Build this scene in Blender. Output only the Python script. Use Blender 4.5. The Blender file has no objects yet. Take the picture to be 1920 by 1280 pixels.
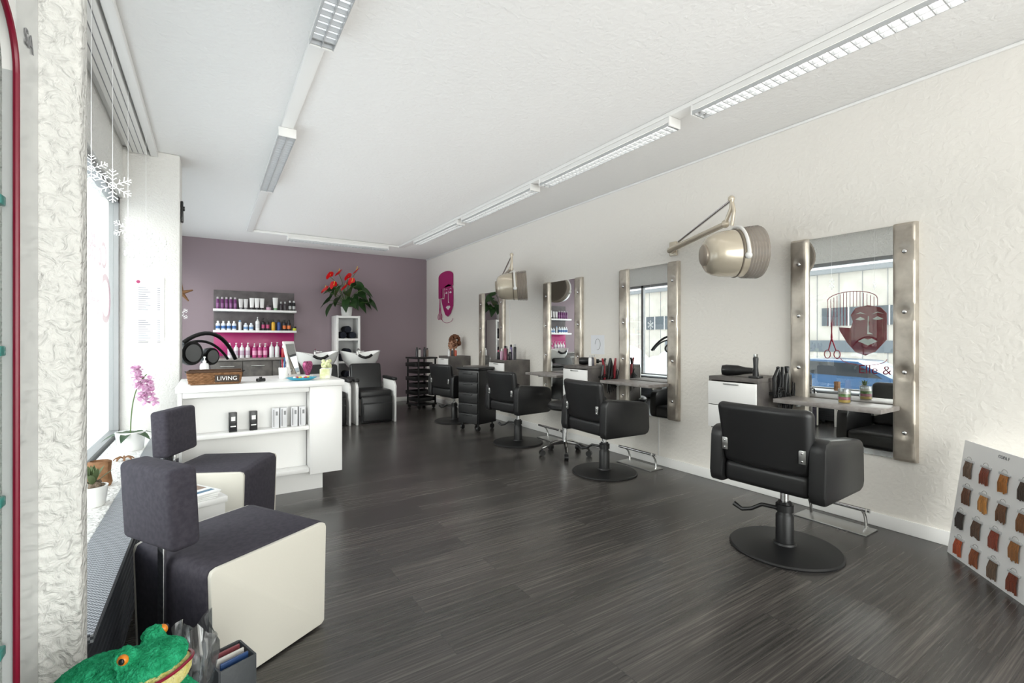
import bpy, bmesh, math, random
from mathutils import Vector, Matrix, Euler
random.seed(7)
C = bpy.context.scene.collection
PI = math.pi
# ---------------------------------------------------------------- camera maths (photo 1920x1280)
F = 875.0; TH = math.atan(565/875.0); H = 1.2
CEIL = 2.77; XR = 3.6; YB = 8.7
# ---------------------------------------------------------------- helpers
def lin(h):
    h = h.lstrip('#'); o = []
    for i in (0, 2, 4):
        c = int(h[i:i+2], 16)/255.0
        o.append(c/12.92 if c <= .04045 else ((c+.055)/1.055)**2.4)
    return (*o, 1.0)
def mat(name, col, rough=.5, metal=0, bump=None, var=None, emit=0, coat=0, alpha=1, stretch=None):
    m = bpy.data.materials.new(name); m.use_nodes = True
    n = m.node_tree.nodes; l = m.node_tree.links; p = n['Principled BSDF']
    p.inputs['Base Color'].default_value = lin(col); p.inputs['Roughness'].default_value = rough
    p.inputs['Metallic'].default_value = metal; p.inputs['Coat Weight'].default_value = coat
    p.inputs['Alpha'].default_value = alpha
    if emit:
        p.inputs['Emission Color'].default_value = lin(col); p.inputs['Emission Strength'].default_value = emit
    tc = n.new('ShaderNodeTexCoord'); vec = tc.outputs['Object']
    if stretch:
        mp = n.new('ShaderNodeMapping'); mp.inputs['Scale'].default_value = stretch
        l.new(vec, mp.inputs['Vector']); vec = mp.outputs['Vector']
    if var:
        t = n.new('ShaderNodeTexNoise'); t.inputs['Scale'].default_value = var[1]; t.inputs['Detail'].default_value = 4
        l.new(vec, t.inputs['Vector'])
        r = n.new('ShaderNodeValToRGB'); r.color_ramp.elements[0].position = .35; r.color_ramp.elements[1].position = .65
        r.color_ramp.elements[0].color = lin(col); r.color_ramp.elements[1].color = lin(var[0])
        l.new(t.outputs['Fac'], r.inputs['Fac']); l.new(r.outputs['Color'], p.inputs['Base Color'])
    if bump:
        t = n.new('ShaderNodeTexNoise'); t.inputs['Scale'].default_value = bump[0]; t.inputs['Detail'].default_value = 3
        l.new(vec, t.inputs['Vector'])
        b = n.new('ShaderNodeBump'); b.inputs['Strength'].default_value = bump[1]; b.inputs['Distance'].default_value = bump[2] if len(bump) > 2 else .01
        l.new(t.outputs['Fac'], b.inputs['Height']); l.new(b.outputs['Normal'], p.inputs['Normal'])
    return m
def glass(name, col='#ffffff', gloss=.1, rough=.02):
    m = bpy.data.materials.new(name); m.use_nodes = True
    n = m.node_tree.nodes; l = m.node_tree.links; n.clear()
    o = n.new('ShaderNodeOutputMaterial'); mx = n.new('ShaderNodeMixShader'); t = n.new('ShaderNodeBsdfTransparent'); g = n.new('ShaderNodeBsdfGlossy')
    t.inputs['Color'].default_value = lin(col); g.inputs['Roughness'].default_value = rough
    mx.inputs[0].default_value = gloss
    l.new(t.outputs[0], mx.inputs[1]); l.new(g.outputs[0], mx.inputs[2]); l.new(mx.outputs[0], o.inputs[0])
    return m
class MB:
    def __init__(s): s.bm = bmesh.new(); s.mi = 0
    def merge(s, b, M=None):
        vm = {}
        for v in b.verts: vm[v] = s.bm.verts.new(M @ v.co if M else v.co)
        for f in b.faces:
            try:
                nf = s.bm.faces.new([vm[v] for v in f.verts]); nf.material_index = s.mi
            except ValueError: pass
        b.free(); return s
    def box(s, c, size, bev=0, seg=2, rz=0, rot=None, cuts=0, fn=None):
        b = bmesh.new(); bmesh.ops.create_cube(b, size=1)
        for v in b.verts: v.co = Vector((v.co.x*size[0], v.co.y*size[1], v.co.z*size[2]))
        if bev: bmesh.ops.bevel(b, geom=b.edges[:], offset=bev, segments=seg, profile=.5, affect='EDGES')
        for i in range(cuts):
            y = -size[1]/2 + size[1]*(i+1)/(cuts+1)
            bmesh.ops.bisect_plane(b, geom=b.verts[:]+b.edges[:]+b.faces[:], plane_co=(0, y, 0), plane_no=(0, 1, 0))
        if fn:
            for v in b.verts: v.co = Vector(fn(v.co))
        R = rot.to_matrix().to_4x4() if rot else Matrix.Rotation(rz, 4, 'Z')
        return s.merge(b, Matrix.Translation(c) @ R)
    def bx(s, x0, x1, y0, y1, z0, z1, bev=0, seg=2):
        return s.box(((x0+x1)/2, (y0+y1)/2, (z0+z1)/2), (abs(x1-x0), abs(y1-y0), abs(z1-z0)), bev, seg)
    def cyl(s, p0, p1, r0, r1=None, seg=18):
        p0 = Vector(p0); p1 = Vector(p1); d = p1-p0
        b = bmesh.new(); bmesh.ops.create_cone(b, cap_ends=True, segments=seg, radius1=r0, radius2=r0 if r1 is None else r1, depth=d.length)
        q = d.to_track_quat('Z', 'Y').to_matrix().to_4x4()
        return s.merge(b, Matrix.Translation((p0+p1)/2) @ q)
    def sph(s, c, r, seg=16, rings=10, rot=None):
        if not hasattr(r, '__len__'): r = (r, r, r)
        b = bmesh.new(); bmesh.ops.create_uvsphere(b, u_segments=seg, v_segments=rings, radius=1)
        R = rot.to_matrix().to_4x4() if rot else Matrix.Identity(4)
        return s.merge(b, Matrix.Translation(c) @ R @ Matrix.Diagonal((*r, 1)))
    def lathe(s, prof, c=(0, 0, 0), seg=24, M=None, sc=(1, 1)):
        b = bmesh.new(); rings = []
        for r, z in prof:
            rings.append([b.verts.new((max(r, 1e-4)*math.cos(2*PI*i/seg)*sc[0], max(r, 1e-4)*math.sin(2*PI*i/seg)*sc[1], z)) for i in range(seg)])
        for a, d in zip(rings, rings[1:]):
            for i in range(seg): b.faces.new((a[i], a[(i+1) % seg], d[(i+1) % seg], d[i]))
        b.faces.new(rings[0][::-1]); b.faces.new(rings[-1])
        return s.merge(b, M if M else Matrix.Translation(c))
    def tube(s, pts, r, seg=8, closed=False):
        pts = [Vector(p) for p in pts]; n = len(pts); b = bmesh.new(); rings = []; up = None
        for i, p in enumerate(pts):
            if closed: d = pts[(i+1) % n]-pts[i-1]
            else: d = pts[min(i+1, n-1)]-pts[max(i-1, 0)]
            d.normalize()
            if up is None: up = d.orthogonal().normalized()
            up = (up - d*up.dot(d))
            up = up.normalized() if up.length > 1e-5 else d.orthogonal().normalized()
            sd = d.cross(up); rr = r[i] if hasattr(r, '__len__') else r
            rings.append([b.verts.new(p+(up*math.cos(2*PI*k/seg)+sd*math.sin(2*PI*k/seg))*rr) for k in range(seg)])
        for i in range(n if closed else n-1):
            a, d = rings[i], rings[(i+1) % n]
            for k in range(seg): b.faces.new((a[k], a[(k+1) % seg], d[(k+1) % seg], d[k]))
        if not closed: b.faces.new(rings[0][::-1]); b.faces.new(rings[-1])
        return s.merge(b)
    def prism(s, poly, th, M=None, bev=0):
        b = bmesh.new(); bot = [b.verts.new((x, y, 0)) for x, y in poly]; top = [b.verts.new((x, y, th)) for x, y in poly]
        b.faces.new(bot[::-1]); b.faces.new(top); n = len(poly)
        for i in range(n): b.faces.new((bot[i], bot[(i+1) % n], top[(i+1) % n], top[i]))
        if bev: bmesh.ops.bevel(b, geom=b.edges[:], offset=bev, segments=2, profile=.5, affect='EDGES')
        return s.merge(b, M)
def finish(mb, mats, flat=False, ang=40):
    bm = mb.bm; bmesh.ops.recalc_face_normals(bm, faces=bm.faces[:])
    for f in bm.faces: f.smooth = not flat
    for e in bm.edges:
        if len(e.link_faces) == 2:
            try: e.smooth = e.calc_face_angle() < math.radians(ang)
            except ValueError: pass
    me = bpy.data.meshes.new('m'); bm.to_mesh(me); bm.free()
    for m in (mats if isinstance(mats, (list, tuple)) else [mats]): me.materials.append(m)
    return me
def obj(name, mb, mats, parent=None, world=False, flat=False):
    me = mb if isinstance(mb, bpy.types.Mesh) else finish(mb, mats, flat)
    o = bpy.data.objects.new(name, me); C.objects.link(o)
    if parent:
        off = Vector(parent.location)
        if parent.parent: off = off + Vector(parent.parent.location)
        o.parent = parent
        if world: me.transform(Matrix.Translation(-off))
    return o
def tag(o, label, cat, group=None):
    o['label'] = label; o['category'] = cat
    if group: o['group'] = group
    return o
def thing(name, label, cat, loc=(0, 0, 0), rz=0, group=None):
    o = bpy.data.objects.new(name, None); C.objects.link(o); o.empty_display_size = .05
    o.location = loc; o.rotation_euler = (0, 0, rz); return tag(o, label, cat, group)
def solo(name, mb, mats, label, cat, group=None, loc=None, rz=0):
    o = obj(name, mb, mats); tag(o, label, cat, group)
    if loc: o.location = loc
    o.rotation_euler = (0, 0, rz); return o
def struct(name, mb, mats, parent=None):
    o = obj(name, mb, mats, parent); o['kind'] = 'structure'; return o
def dup(root, loc, rz, label=None, group=None):
    r = root.copy(); C.objects.link(r); r.location = loc; r.rotation_euler = (0, 0, rz)
    if label: r['label'] = label
    if group: r['group'] = group
    for ch in list(root.children):
        c = ch.copy(); C.objects.link(c); c.parent = r
        for g in list(ch.children):
            d = g.copy(); C.objects.link(d); d.parent = c
    return r
def text_mesh(s, size, M, m, ext=.0008, align='CENTER'):
    cu = bpy.data.curves.new('t', 'FONT'); cu.body = s; cu.size = size; cu.extrude = ext; cu.align_x = align; cu.align_y = 'CENTER'
    o = bpy.data.objects.new('t', cu); C.objects.link(o)
    dg = bpy.context.evaluated_depsgraph_get(); dg.update()
    me = bpy.data.meshes.new_from_object(o.evaluated_get(dg)); bpy.data.objects.remove(o)
    me.transform(M); me.materials.clear(); me.materials.append(m); return me
def letters(s, size, M, m, parent, world=True):
    o = bpy.data.objects.new('lettering', text_mesh(s, size, M, m)); C.objects.link(o); o.parent = parent
    if world: o.data.transform(Matrix.Translation(-Vector(parent.location)))
    return o
def frame(o, r, u):
    r = Vector(r).normalized(); u = Vector(u).normalized(); n = r.cross(u)
    return Matrix(((r.x, u.x, n.x, o[0]), (r.y, u.y, n.y, o[1]), (r.z, u.z, n.z, o[2]), (0, 0, 0, 1)))
def XZ(y): return Matrix(((1, 0, 0, 0), (0, 0, 1, y), (0, 1, 0, 0), (0, 0, 0, 1)))
def bez(p0, p1, p2, n=8):
    p0, p1, p2 = map(Vector, (p0, p1, p2))
    return [(1-t)**2*p0+2*t*(1-t)*p1+t*t*p2 for t in [i/n for i in range(n+1)]]
# ---------------------------------------------------------------- materials
WHITE = mat('white_lacquer', '#f1f0ee', .3); WHITEM = mat('white_metal', '#ecebe8', .4)
CERAM = mat('white_ceramic', '#f4f4f2', .15, coat=.5)
BLACK = mat('black_leather', '#1a1a1b', .38, bump=(180, .15, .002)); BPL = mat('black_plastic', '#131314', .35); BMET = mat('black_metal', '#161617', .45)
CHROME = mat('chrome', '#d8d8d8', .12, 1); STEEL = mat('brushed_steel', '#b4b4b2', .3, 1)
STONE = mat('grey_stone_laminate', '#504c4a', .5, var=('#6b6662', 9)); STONEL = mat('light_stone_laminate', '#989390', .4, var=('#837d79', 20))
PEARL = mat('pearl_beige_plastic', '#cbc0ad', .25, .35, coat=.5)
MIRROR = mat('mirror_silver', '#f2f4f3', .005, 1)
TAUPE = mat('champagne_metallic_leather', '#988f84', .33, .6, bump=(55, .12, .003), var=('#cbc3b7', 5))
PURPLE = mat('aubergine_fabric', '#33303a', .85, bump=(500, .3, .002), var=('#3f3b44', 60))
CREAM = mat('cream_leather', '#d9d5ca', .5, bump=(120, .1, .002))
MAG = mat('magenta_acrylic', '#ab0f68', .3); RED = mat('red_lacquer', '#820f2d', .3); DRED = mat('dark_red_film', '#8f1030', .5)
PINKF = mat('pink_window_film', '#e6b3c4', .6, alpha=.45)
GLASS = glass('window_glass', '#f8fbfa', .10); TEAL = glass('green_edge_glass', '#8fd0c4', .2); CLEAR = glass('clear_plastic', '#eef2f4', .3, .12)
SNOWW = mat('snow', '#f4f6f8', .9, bump=(4, .4, .05))
LEAF = mat('leaf_green', '#1b3617', .4, var=('#2d4e25', 8)); REDF = mat('red_spathe', '#cc121a', .3)
STEM = mat('stem_green', '#4f6c35', .6); ORCH = mat('orchid_pink', '#b878a4', .6, var=('#e6c8de', 40)); YEL = mat('spadix_yellow', '#dcb53c', .6)
WICK = mat('brown_wood', '#745030', .75, var=('#916a4a', 30), bump=(60, .4, .005))
PAPER = mat('paper', '#f4f4f2', .7); SHEET = mat('printed_sheet', '#eceef2', .6); GREYT = mat('grey_print', '#8c8c8e', .8); INK = mat('dark_print', '#2b2b2e', .7)
FLAKE = mat('snowflake_white', '#ffffff', .6)
TUBEM = mat('lamp_reflector', '#fffdf8', .4, emit=2.0); TUBEO = mat('lamp_reflector_dim', '#f4f6f8', .4, emit=.5)
LOUV = mat('louvre_aluminium', '#bfc1c2', .35, .5)
def stucco(name, col, scale=14, strength=.5, dist=.012):
    m = mat(name, col, .75); n = m.node_tree.nodes; l = m.node_tree.links; p = n['Principled BSDF']
    tc = n['Texture Coordinate']; a = n.new('ShaderNodeTexNoise'); a.inputs['Scale'].default_value = scale; a.inputs['Detail'].default_value = 5; a.inputs['Distortion'].default_value = 1.2
    v = n.new('ShaderNodeTexVoronoi'); v.inputs['Scale'].default_value = scale*1.6; v.feature = 'SMOOTH_F1'
    ad = n.new('ShaderNodeMath'); ad.operation = 'MULTIPLY_ADD'; ad.inputs[1].default_value = .6
    l.new(tc.outputs['Object'], a.inputs['Vector']); l.new(tc.outputs['Object'], v.inputs['Vector'])
    l.new(v.outputs['Distance'], ad.inputs[0]); l.new(a.outputs['Fac'], ad.inputs[2])
    b = n.new('ShaderNodeBump'); b.inputs['Strength'].default_value = strength; b.inputs['Distance'].default_value = dist
    l.new(ad.outputs[0], b.inputs['Height']); l.new(b.outputs['Normal'], p.inputs['Normal']); return m
STUC = stucco('white_stucco', '#eeeae3', 24, .4, .008); STUCR = stucco('rough_white_stucco', '#ecebe7', 34, .95, .016); STUCF = stucco('fine_white_stucco', '#e2e0dc', 46, .6, .008)
CEILM = stucco('ceiling_plaster', '#ebeae8', 24, .45, .009); MAUVE = mat('mauve_paint', '#8d7d84', .7, bump=(90, .15, .004))
def floor_mat():
    m = bpy.data.materials.new('dark_wood_planks'); m.use_nodes = True; n = m.node_tree.nodes; l = m.node_tree.links; p = n['Principled BSDF']
    tc = n.new('ShaderNodeTexCoord')
    br = n.new('ShaderNodeTexBrick'); br.inputs['Scale'].default_value = 1; br.inputs['Brick Width'].default_value = 1.25; br.inputs['Row Height'].default_value = .16
    br.inputs['Mortar Size'].default_value = .0016; br.inputs['Mortar Smooth'].default_value = .1; br.offset = .37
    br.inputs['Color1'].default_value = (.0, .0, .0, 1); br.inputs['Color2'].default_value = (1, 1, 1, 1); br.inputs['Mortar'].default_value = (0, 0, 0, 1)
    l.new(tc.outputs['Object'], br.inputs['Vector'])
    mp = n.new('ShaderNodeMapping'); mp.inputs['Scale'].default_value = (1.2, 60, 1); l.new(tc.outputs['Object'], mp.inputs['Vector'])
    off = n.new('ShaderNodeVectorMath'); off.operation = 'MULTIPLY_ADD'; off.inputs[1].default_value = (7, 3, 5)
    l.new(br.outputs['Color'], off.inputs[0]); l.new(mp.outputs['Vector'], off.inputs[2])
    g = n.new('ShaderNodeTexNoise'); g.inputs['Scale'].default_value = 1.6; g.inputs['Detail'].default_value = 7; g.inputs['Roughness'].default_value = .68
    l.new(off.outputs[0], g.inputs['Vector'])
    r = n.new('ShaderNodeValToRGB'); e = r.color_ramp.elements
    e[0].position = .28; e[0].color = lin('#2c2a29'); e[1].position = .76; e[1].color = lin('#6d6864')
    el = r.color_ramp.elements.new(.52); el.color = lin('#474442')
    l.new(g.outputs['Fac'], r.inputs['Fac'])
    mx = n.new('ShaderNodeMixRGB'); mx.blend_type = 'MULTIPLY'; mx.inputs[0].default_value = 1
    r2 = n.new('ShaderNodeValToRGB'); r2.color_ramp.elements[0].color = (.66, .66, .66, 1); r2.color_ramp.elements[1].color = (1.15, 1.13, 1.10, 1)
    l.new(br.outputs['Color'], r2.inputs['Fac']); l.new(r.outputs['Color'], mx.inputs[1]); l.new(r2.outputs['Color'], mx.inputs[2])
    l.new(mx.outputs[0], p.inputs['Base Color'])
    p.inputs['Roughness'].default_value = .27; p.inputs['Specular IOR Level'].default_value = .65
    b = n.new('ShaderNodeBump'); b.inputs['Strength'].default_value = .06; b.inputs['Distance'].default_value = .002
    l.new(g.outputs['Fac'], b.inputs['Height']); l.new(b.outputs['Normal'], p.inputs['Normal'])
    return m
FLOOR = floor_mat()
# ================================================================ ROOM SHELL
struct('floor', MB().bx(-.75, XR+.1, -2.3, YB+.1, -.1, 0), FLOOR)
struct('ceiling', MB().bx(-.75, XR+.1, -2.3, YB+.1, CEIL, CEIL+.1), CEILM)
struct('wall_right', MB().bx(XR, XR+.1, -2.3, YB+.1, 0, CEIL), STUC)
struct('wall_back', MB().bx(-.75, XR, YB, YB+.1, 0, CEIL), MAUVE)
struct('baseboard_right', MB().bx(XR-.015, XR, -2.2, YB, 0, .085, .004), WHITE)
struct('baseboard_back', MB().bx(-.6, XR-.015, YB-.015, YB, 0, .085, .004), WHITE)
struct('trim_1', MB().bx(XR-.018, XR, -2.2, YB, CEIL-.02, CEIL, .006), WHITE)
m = MB(); m.bx(-.75, -.40, -2.3, .70, 0, CEIL); struct('wall_left', m, STUCR)
m = MB(); m.bx(-.75, -.60, 1.56, 4.9, 0, .42); m.bx(-.75, -.60, 5.25, 8.62, 0, .42); m.bx(-.75, -.60, 1.56, 4.9, 2.34, CEIL); m.bx(-.75, -.60, 5.25, 8.62, 2.34, CEIL); m.bx(-.75, -.45, 8.62, YB, 0, CEIL)
struct('wall_left_window_surround', m, STUCR)
struct('wall_left_column_near', MB().bx(-.75, -.258, 1.48, 1.56, 0, CEIL, .012, 3), STUCR)
struct('wall_left_column_far', MB().bx(-.75, -.22, 4.9, 5.25, 0, CEIL, .012, 3), STUCF)
struct('wall_left_cavity', MB().bx(-.75, -.70, .70, 1.48, 0, CEIL), WHITE)
m = MB(); m.bx(-.42, -.37, 1.56, 4.9, 2.72, CEIL, .005); m.bx(-.42, -.37, 5.25, YB, 2.72, CEIL, .005); struct('trim_2', m, WHITE)
m = MB(); m.bx(-.60, -.378, 1.56, 4.9, .40, .45, .006); m.bx(-.60, -.378, 5.25, 8.62, .40, .45, .006); struct('trim_3', m, STUCR)
for k, (a, b, mul) in enumerate(((1.56, 4.9, (3.35,)), (5.25, 8.62, (6.9,)))):
    m = MB(); X0, X1 = -.68, -.62
    m.bx(X0, X1, a, a+.05, .42, 2.34); m.bx(X0, X1, b-.05, b, .42, 2.34); m.bx(X0, X1, a, b, .42, .47); m.bx(X0, X1, a, b, 2.29, 2.34)
    if k: m.bx(X0, X1, mul[0]-.03, mul[0]+.03, .42, 2.34)
    w = struct('window_%d' % (k+1), m, mat('window_frame_grey', '#8e8f90', .45, .4))
    obj('pane', MB().bx(-.655, -.650, a+.05, b-.05, .47, 2.29), GLASS, w)
m = MB(); m.bx(-.4, XR, -2.3, -2.2, 2.45, CEIL); m.bx(-.4, -.25, -2.3, -2.2, 0, 2.45); m.bx(XR-.15, XR, -2.3, -2.2, 0, 2.45); struct('wall_front', m, STUC)
m = MB()
for x in (-.25, .95, 2.2, 3.41): m.bx(x, x+.04, -2.28, -2.22, 0, 2.45)
w = struct('window_3', m, STEEL); obj('pane', MB().bx(-.24, 3.42, -2.253, -2.248, .02, 2.44), GLASS, w)
def grille_mat():
    m = mat('perforated_grille', '#8d939b', .4, .5); n = m.node_tree.nodes; l = m.node_tree.links
    ck = n.new('ShaderNodeTexChecker'); ck.inputs['Scale'].default_value = 130; ck.inputs['Color1'].default_value = lin('#a9adb2'); ck.inputs['Color2'].default_value = lin('#565a60')
    l.new(n['Texture Coordinate'].outputs['Object'], ck.inputs['Vector']); l.new(ck.outputs['Color'], n['Principled BSDF'].inputs['Base Color']); return m
GRL = grille_mat(); DKP = mat('dark_radiator_panel', '#4a4d52', .5, .3)
for (a, b), lb in zip(((1.57, 4.89), (5.26, 8.6)), ('perforated grey radiator cover along the front window sill beside the cube chairs', 'perforated grey radiator cover under the far window behind the column')):
    t = thing('radiator_cover', lb, 'radiator cover', (-.31, (a+b)/2, 0))
    obj('grille', MB().bx(-.377, -.25, a, b, .43, .452), GRL, t, True)
    m = MB(); m.bx(-.29, -.278, a, b, .03, .43)
    for i in range(12): m.bx(-.278, -.272, a+.02, b-.02, .06+i*.03, .072+i*.03)
    obj('front_panel', m, DKP, t, True)
    for y in (a+.2, (a+b)/2, b-.2): obj('support', MB().bx(-.36, -.29, y-.02, y+.02, 0, .43), DKP, t, True)
for (a, b), lb in zip(((1.57, 4.88), (5.27, 8.6)), ('white double curtain rail above the front window', 'white double curtain rail above the far window behind the column')):
    t = thing('curtain_rail', lb, 'curtain rail', (-.5, (a+b)/2, CEIL-.05))
    obj('track', MB().bx(-.56, -.435, a, b, CEIL-.05, CEIL-.001, .004), WHITEM, t, True)
    m = MB()
    for x in (-.535, -.50, -.465): m.bx(x, x+.005, a+.02, b-.02, CEIL-.0515, CEIL-.0495)
    obj('slider_slot', m, mat('rail_shadow', '#8c8c8e', .6), t, True)
# ================================================================ OUTSIDE
struct('ground_outside', MB().bx(-60, -.76, -40, 60, -.95, -.8), SNOWW)
bd = thing('factory_building', 'long pale industrial building with window bands across the snowy street', 'building', (-25, 8, -.8))
obj('facade', MB().bx(-30, -25, -15, 34, -.8, 5.2), mat('pale_cladding', '#c6beb2', .7, var=('#d4cdc2', 1)), bd, True)
m = MB()
for i in range(40): m.bx(-25.02, -24.98, -15+i*1.22, -14.97+i*1.22, -.8, 5.2)
obj('cladding_seam', m, GREYT, bd, True)
for y0, y1 in ((-10, 2), (3.5, 14), (16, 28)):
    f = obj('window_band', MB().bx(-24.99, -24.93, y0, y1, 2.0, 3.1), mat('band_glass', '#565e64', .2), bd, True)
    m = MB()
    for i in range(int((y1-y0)/1.0)+1): m.bx(-24.92, -24.88, y0+i, y0+i+.06, 2.0, 3.1)
    o = bpy.data.objects.new('mullion', finish(m, WHITEM)); C.objects.link(o); o.parent = f; o.data.transform(Matrix.Translation(-Vector(bd.location)))
obj('lower_window_band', MB().bx(-24.99, -24.93, -8, 26, .4, 1.1), mat('band_glass_low', '#6a7278', .3), bd, True)
obj('roof_edge', MB().bx(-30.1, -24.7, -15.2, 34.2, 5.2, 5.5), mat('roof_edge_grey', '#8f9192', .6), bd, True)
car = thing('parked_car', 'blue parked car outside on the snowy street, seen in the nearest mirror', 'car', (-8.6, 6.2, -.8))
CARP = mat('blue_car_paint', '#26527a', .25, .4, coat=.6); CG = mat('car_glass', '#1c242b', .1)
prof = [(-2.15, .3), (-2.15, .62), (-2.0, .8), (-1.3, .92), (-.6, 1.38), (.7, 1.42), (1.5, 1.0), (2.05, .92), (2.15, .6), (2.15, .3)]
obj('body', MB().prism(prof, 1.7, frame((-.85, 0, 0), (0, 1, 0), (0, 0, 1)), .05), CARP, car)
obj('side_window', MB().prism([(-1.15, .94), (-.55, 1.32), (.65, 1.35), (1.3, 1.0)], .02, frame((.85, 0, 0), (0, 1, 0), (0, 0, 1))), CG, car)
for s in (-1.35, 1.35):
    for x in (-.72, .72):
        wl = obj('wheel', MB().cyl((x-.1, s, .32), (x+.16 if x > 0 else x+.1, s, .32), .32, seg=24), BPL, car)
        obj('hubcap', MB().cyl((x+.13, s, .32), (x+.175, s, .32), .2, seg=16), STEEL, wl)
m = MB()
for i in range(9): m.sph((-13+random.uniform(-1, 1), 6+i*1.6, -.8), (1.4, 1.5, .9+random.uniform(0, .8)))
solo('snow_bank', m, SNOWW, 'heaped bank of ploughed snow across the street', 'snow bank')
# ================================================================ LOGO + window writing
def logo(parent, org, r, u, w, M1, M2, th=.003, solid=False):
    M = frame(org, r, u) @ Matrix.Diagonal((w, w, 1, 1))
    face = [(.50, 1.06), (.70, 1.10), (.90, 1.05), (.99, .94), (.99, .46), (.82, .24), (.66, .16), (.50, .22), (.36, .40), (.24, .62), (.22, .70), (.42, .68), (.46, .80), (.42, .92)]
    obj('face_emblem', MB().prism(face, th, M), M1, parent, True)
    m = MB()
    for zo in ((th+.0002), (-.0012)):
        MM = M @ Matrix.Translation((0, 0, zo))
        m.prism([(.50, .84), (.58, .89), (.66, .84), (.58, .82)], .001, MM); m.prism([(.77, .84), (.85, .89), (.94, .84), (.85, .82)], .001, MM)
        m.prism([(.50, .94), (.58, .975), (.68, .93), (.58, .955)], .001, MM); m.prism([(.76, .93), (.85, .975), (.95, .93), (.85, .955)], .001, MM)
        m.prism([(.70, .90), (.715, .90), (.715, .60), (.78, .56), (.69, .56)], .001, MM)
        m.prism([(.54, .43), (.64, .48), (.70, .46), (.76, .48), (.85, .43), (.70, .35)], .001, MM)
    obj('face_features', m, M2, parent, True)
    m = MB()
    if solid:
        ar = [(.02, .72), (.02, 1.35)]+[(.5-.48*math.cos(a), 1.35+.14*math.sin(a)) for a in [PI*i/10 for i in range(1, 10)]]+[(.98, 1.35), (.98, 1.04), (.22, 1.0), (.22, .72)]
        m.prism(ar, th, M)
    for i in range(16):
        x = .02+i*.055; hh = 1.22+.16*math.sin(PI*i/15); x2 = x+.010
        m.prism([(x, 1.08 if i > 6 else .72), (x2, 1.08 if i > 6 else .72), (x2, hh), (x, hh)], th*.8, M)
    S = lambda x, y: tuple(M @ Vector((x, y, th/2)))
    rr = .012*w
    m.tube([S(.02+.4125*(1-math.cos(a)), 1.22+.16*math.sin(a)) for a in [PI*i/16 for i in range(17)]], rr*.6)
    obj('comb_lines', m, M1, parent, True)
    m = MB()
    m.tube([S(.08, .92), S(.10, .5), (S(.04, .25))], [rr*.3, rr*1.3, rr]); m.tube([S(.11, .92), S(.09, .5), S(.17, .25)], [rr*.3, rr*1.3, rr])
    for cx in (.02, .19): m.tube([S(cx+.055*math.cos(a), .17+.08*math.sin(a)) for a in [2*PI*i/14 for i in range(14)]], rr*.8, closed=True)
    m.tube([S(.25+.37*(1-math.cos(a)), .10-.12*math.sin(a)) for a in [PI*i/12 for i in range(13)]], rr*.5)
    obj('scissors', m, M1, parent, True)
lg = thing('window_decal', 'dark red salon emblem of a face, comb and scissors stuck on the front window', 'window decal', (-.657, 2.95, .78))
logo(lg, (-.657, 3.35, .84), (0, -1, 0), (0, 0, 1), .76, DRED, WHITE)
letters('Elle &', .17, frame((-.657, 2.74, .76), (0, -1, 0), (0, 0, 1)), DRED, lg)
tx = thing('window_lettering', 'pale pink lettering on the front window, reversed from inside', 'window lettering', (-.657, 4.2, 1.3))
for s, z, sz, y in (('Coiffeur', 1.80, .27, 4.15), ('C', 1.48, .52, 4.60), ('oiffeur', 1.44, .22, 4.05)): letters(s, sz, frame((-.657, y, z), (0, -1, 0), (0, 0, 1)), PINKF, tx)
# ================================================================ CEILING RAILS + LIGHTS
t = thing('ceiling_light_rail', 'white surface mounted trunking running round the ceiling and carrying the lights', 'light rail', (1.6, 4, CEIL))
obj('left_run', MB().bx(.43, .51, -.5, 7.70, CEIL-.035, CEIL-.001, .004), WHITEM, t, True)
obj('back_run', MB().bx(.43, 2.76, 7.63, 7.70, CEIL-.034, CEIL-.002, .004), WHITEM, t, True)
obj('right_run', MB().bx(2.66, 2.76, -.5, 7.70, CEIL-.033, CEIL-.001, .004), WHITEM, t, True)
def make_light(label, dim):
    t = thing('louvre_ceiling_light', label, 'ceiling light', group='louvred ceiling lights')
    L = 1.5; W = .115
    obj('housing', MB().prism([(-.05, .0), (.05, .0), (W/2, -.02), (W/2, -.04), (-W/2, -.04), (-W/2, -.02)], L, XZ(-L/2)), WHITEM, t)
    m = MB(); m.bx(-W/2+.005, W/2-.005, -L/2+.03, L/2-.03, -.0425, -.0405); obj('reflector', m, TUBEO if dim else TUBEM, t)
    m = MB()
    for x in (-W/2, -.002, W/2-.004): m.bx(x, x+.004, -L/2, L/2, -.066, -.0425)
    n = 30
    for i in range(n+1): y = -L/2+.01+i*(L-.02)/n; m.bx(-W/2+.004, W/2-.004, y-.0025, y+.0025, -.064, -.0427)
    obj('louvre', m, LOUV, t)
    for s in (-1, 1): obj('end_cap', MB().box((0, s*(L/2+.006), -.033), (W+.004, .012, .066), .003), WHITEM, t)
    return t
z = CEIL-.036
d = make_light('louvred ceiling light at the top edge on the left rail, nearest', True); d.location = (.47, 1.75, z)
dup(d, (.47, 4.5, z), 0, 'grey louvred light halfway along the left ceiling rail')
dup(d, (1.72, 7.665, z), PI/2, 'louvred ceiling light on the cross rail by the mauve wall')
b = make_light('bright louvred ceiling light nearest on the right rail, at the top edge', False); b.location = (2.71, 1.18, z)
for y, lb in ((2.87, 'second bright louvred light from the camera on the right rail'), (4.53, 'third louvred light from the camera on the right rail'), (6.17, 'farthest louvred light on the right rail, near the plaque')):
    dup(b, (2.71, y, z), 0, lb)
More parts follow.
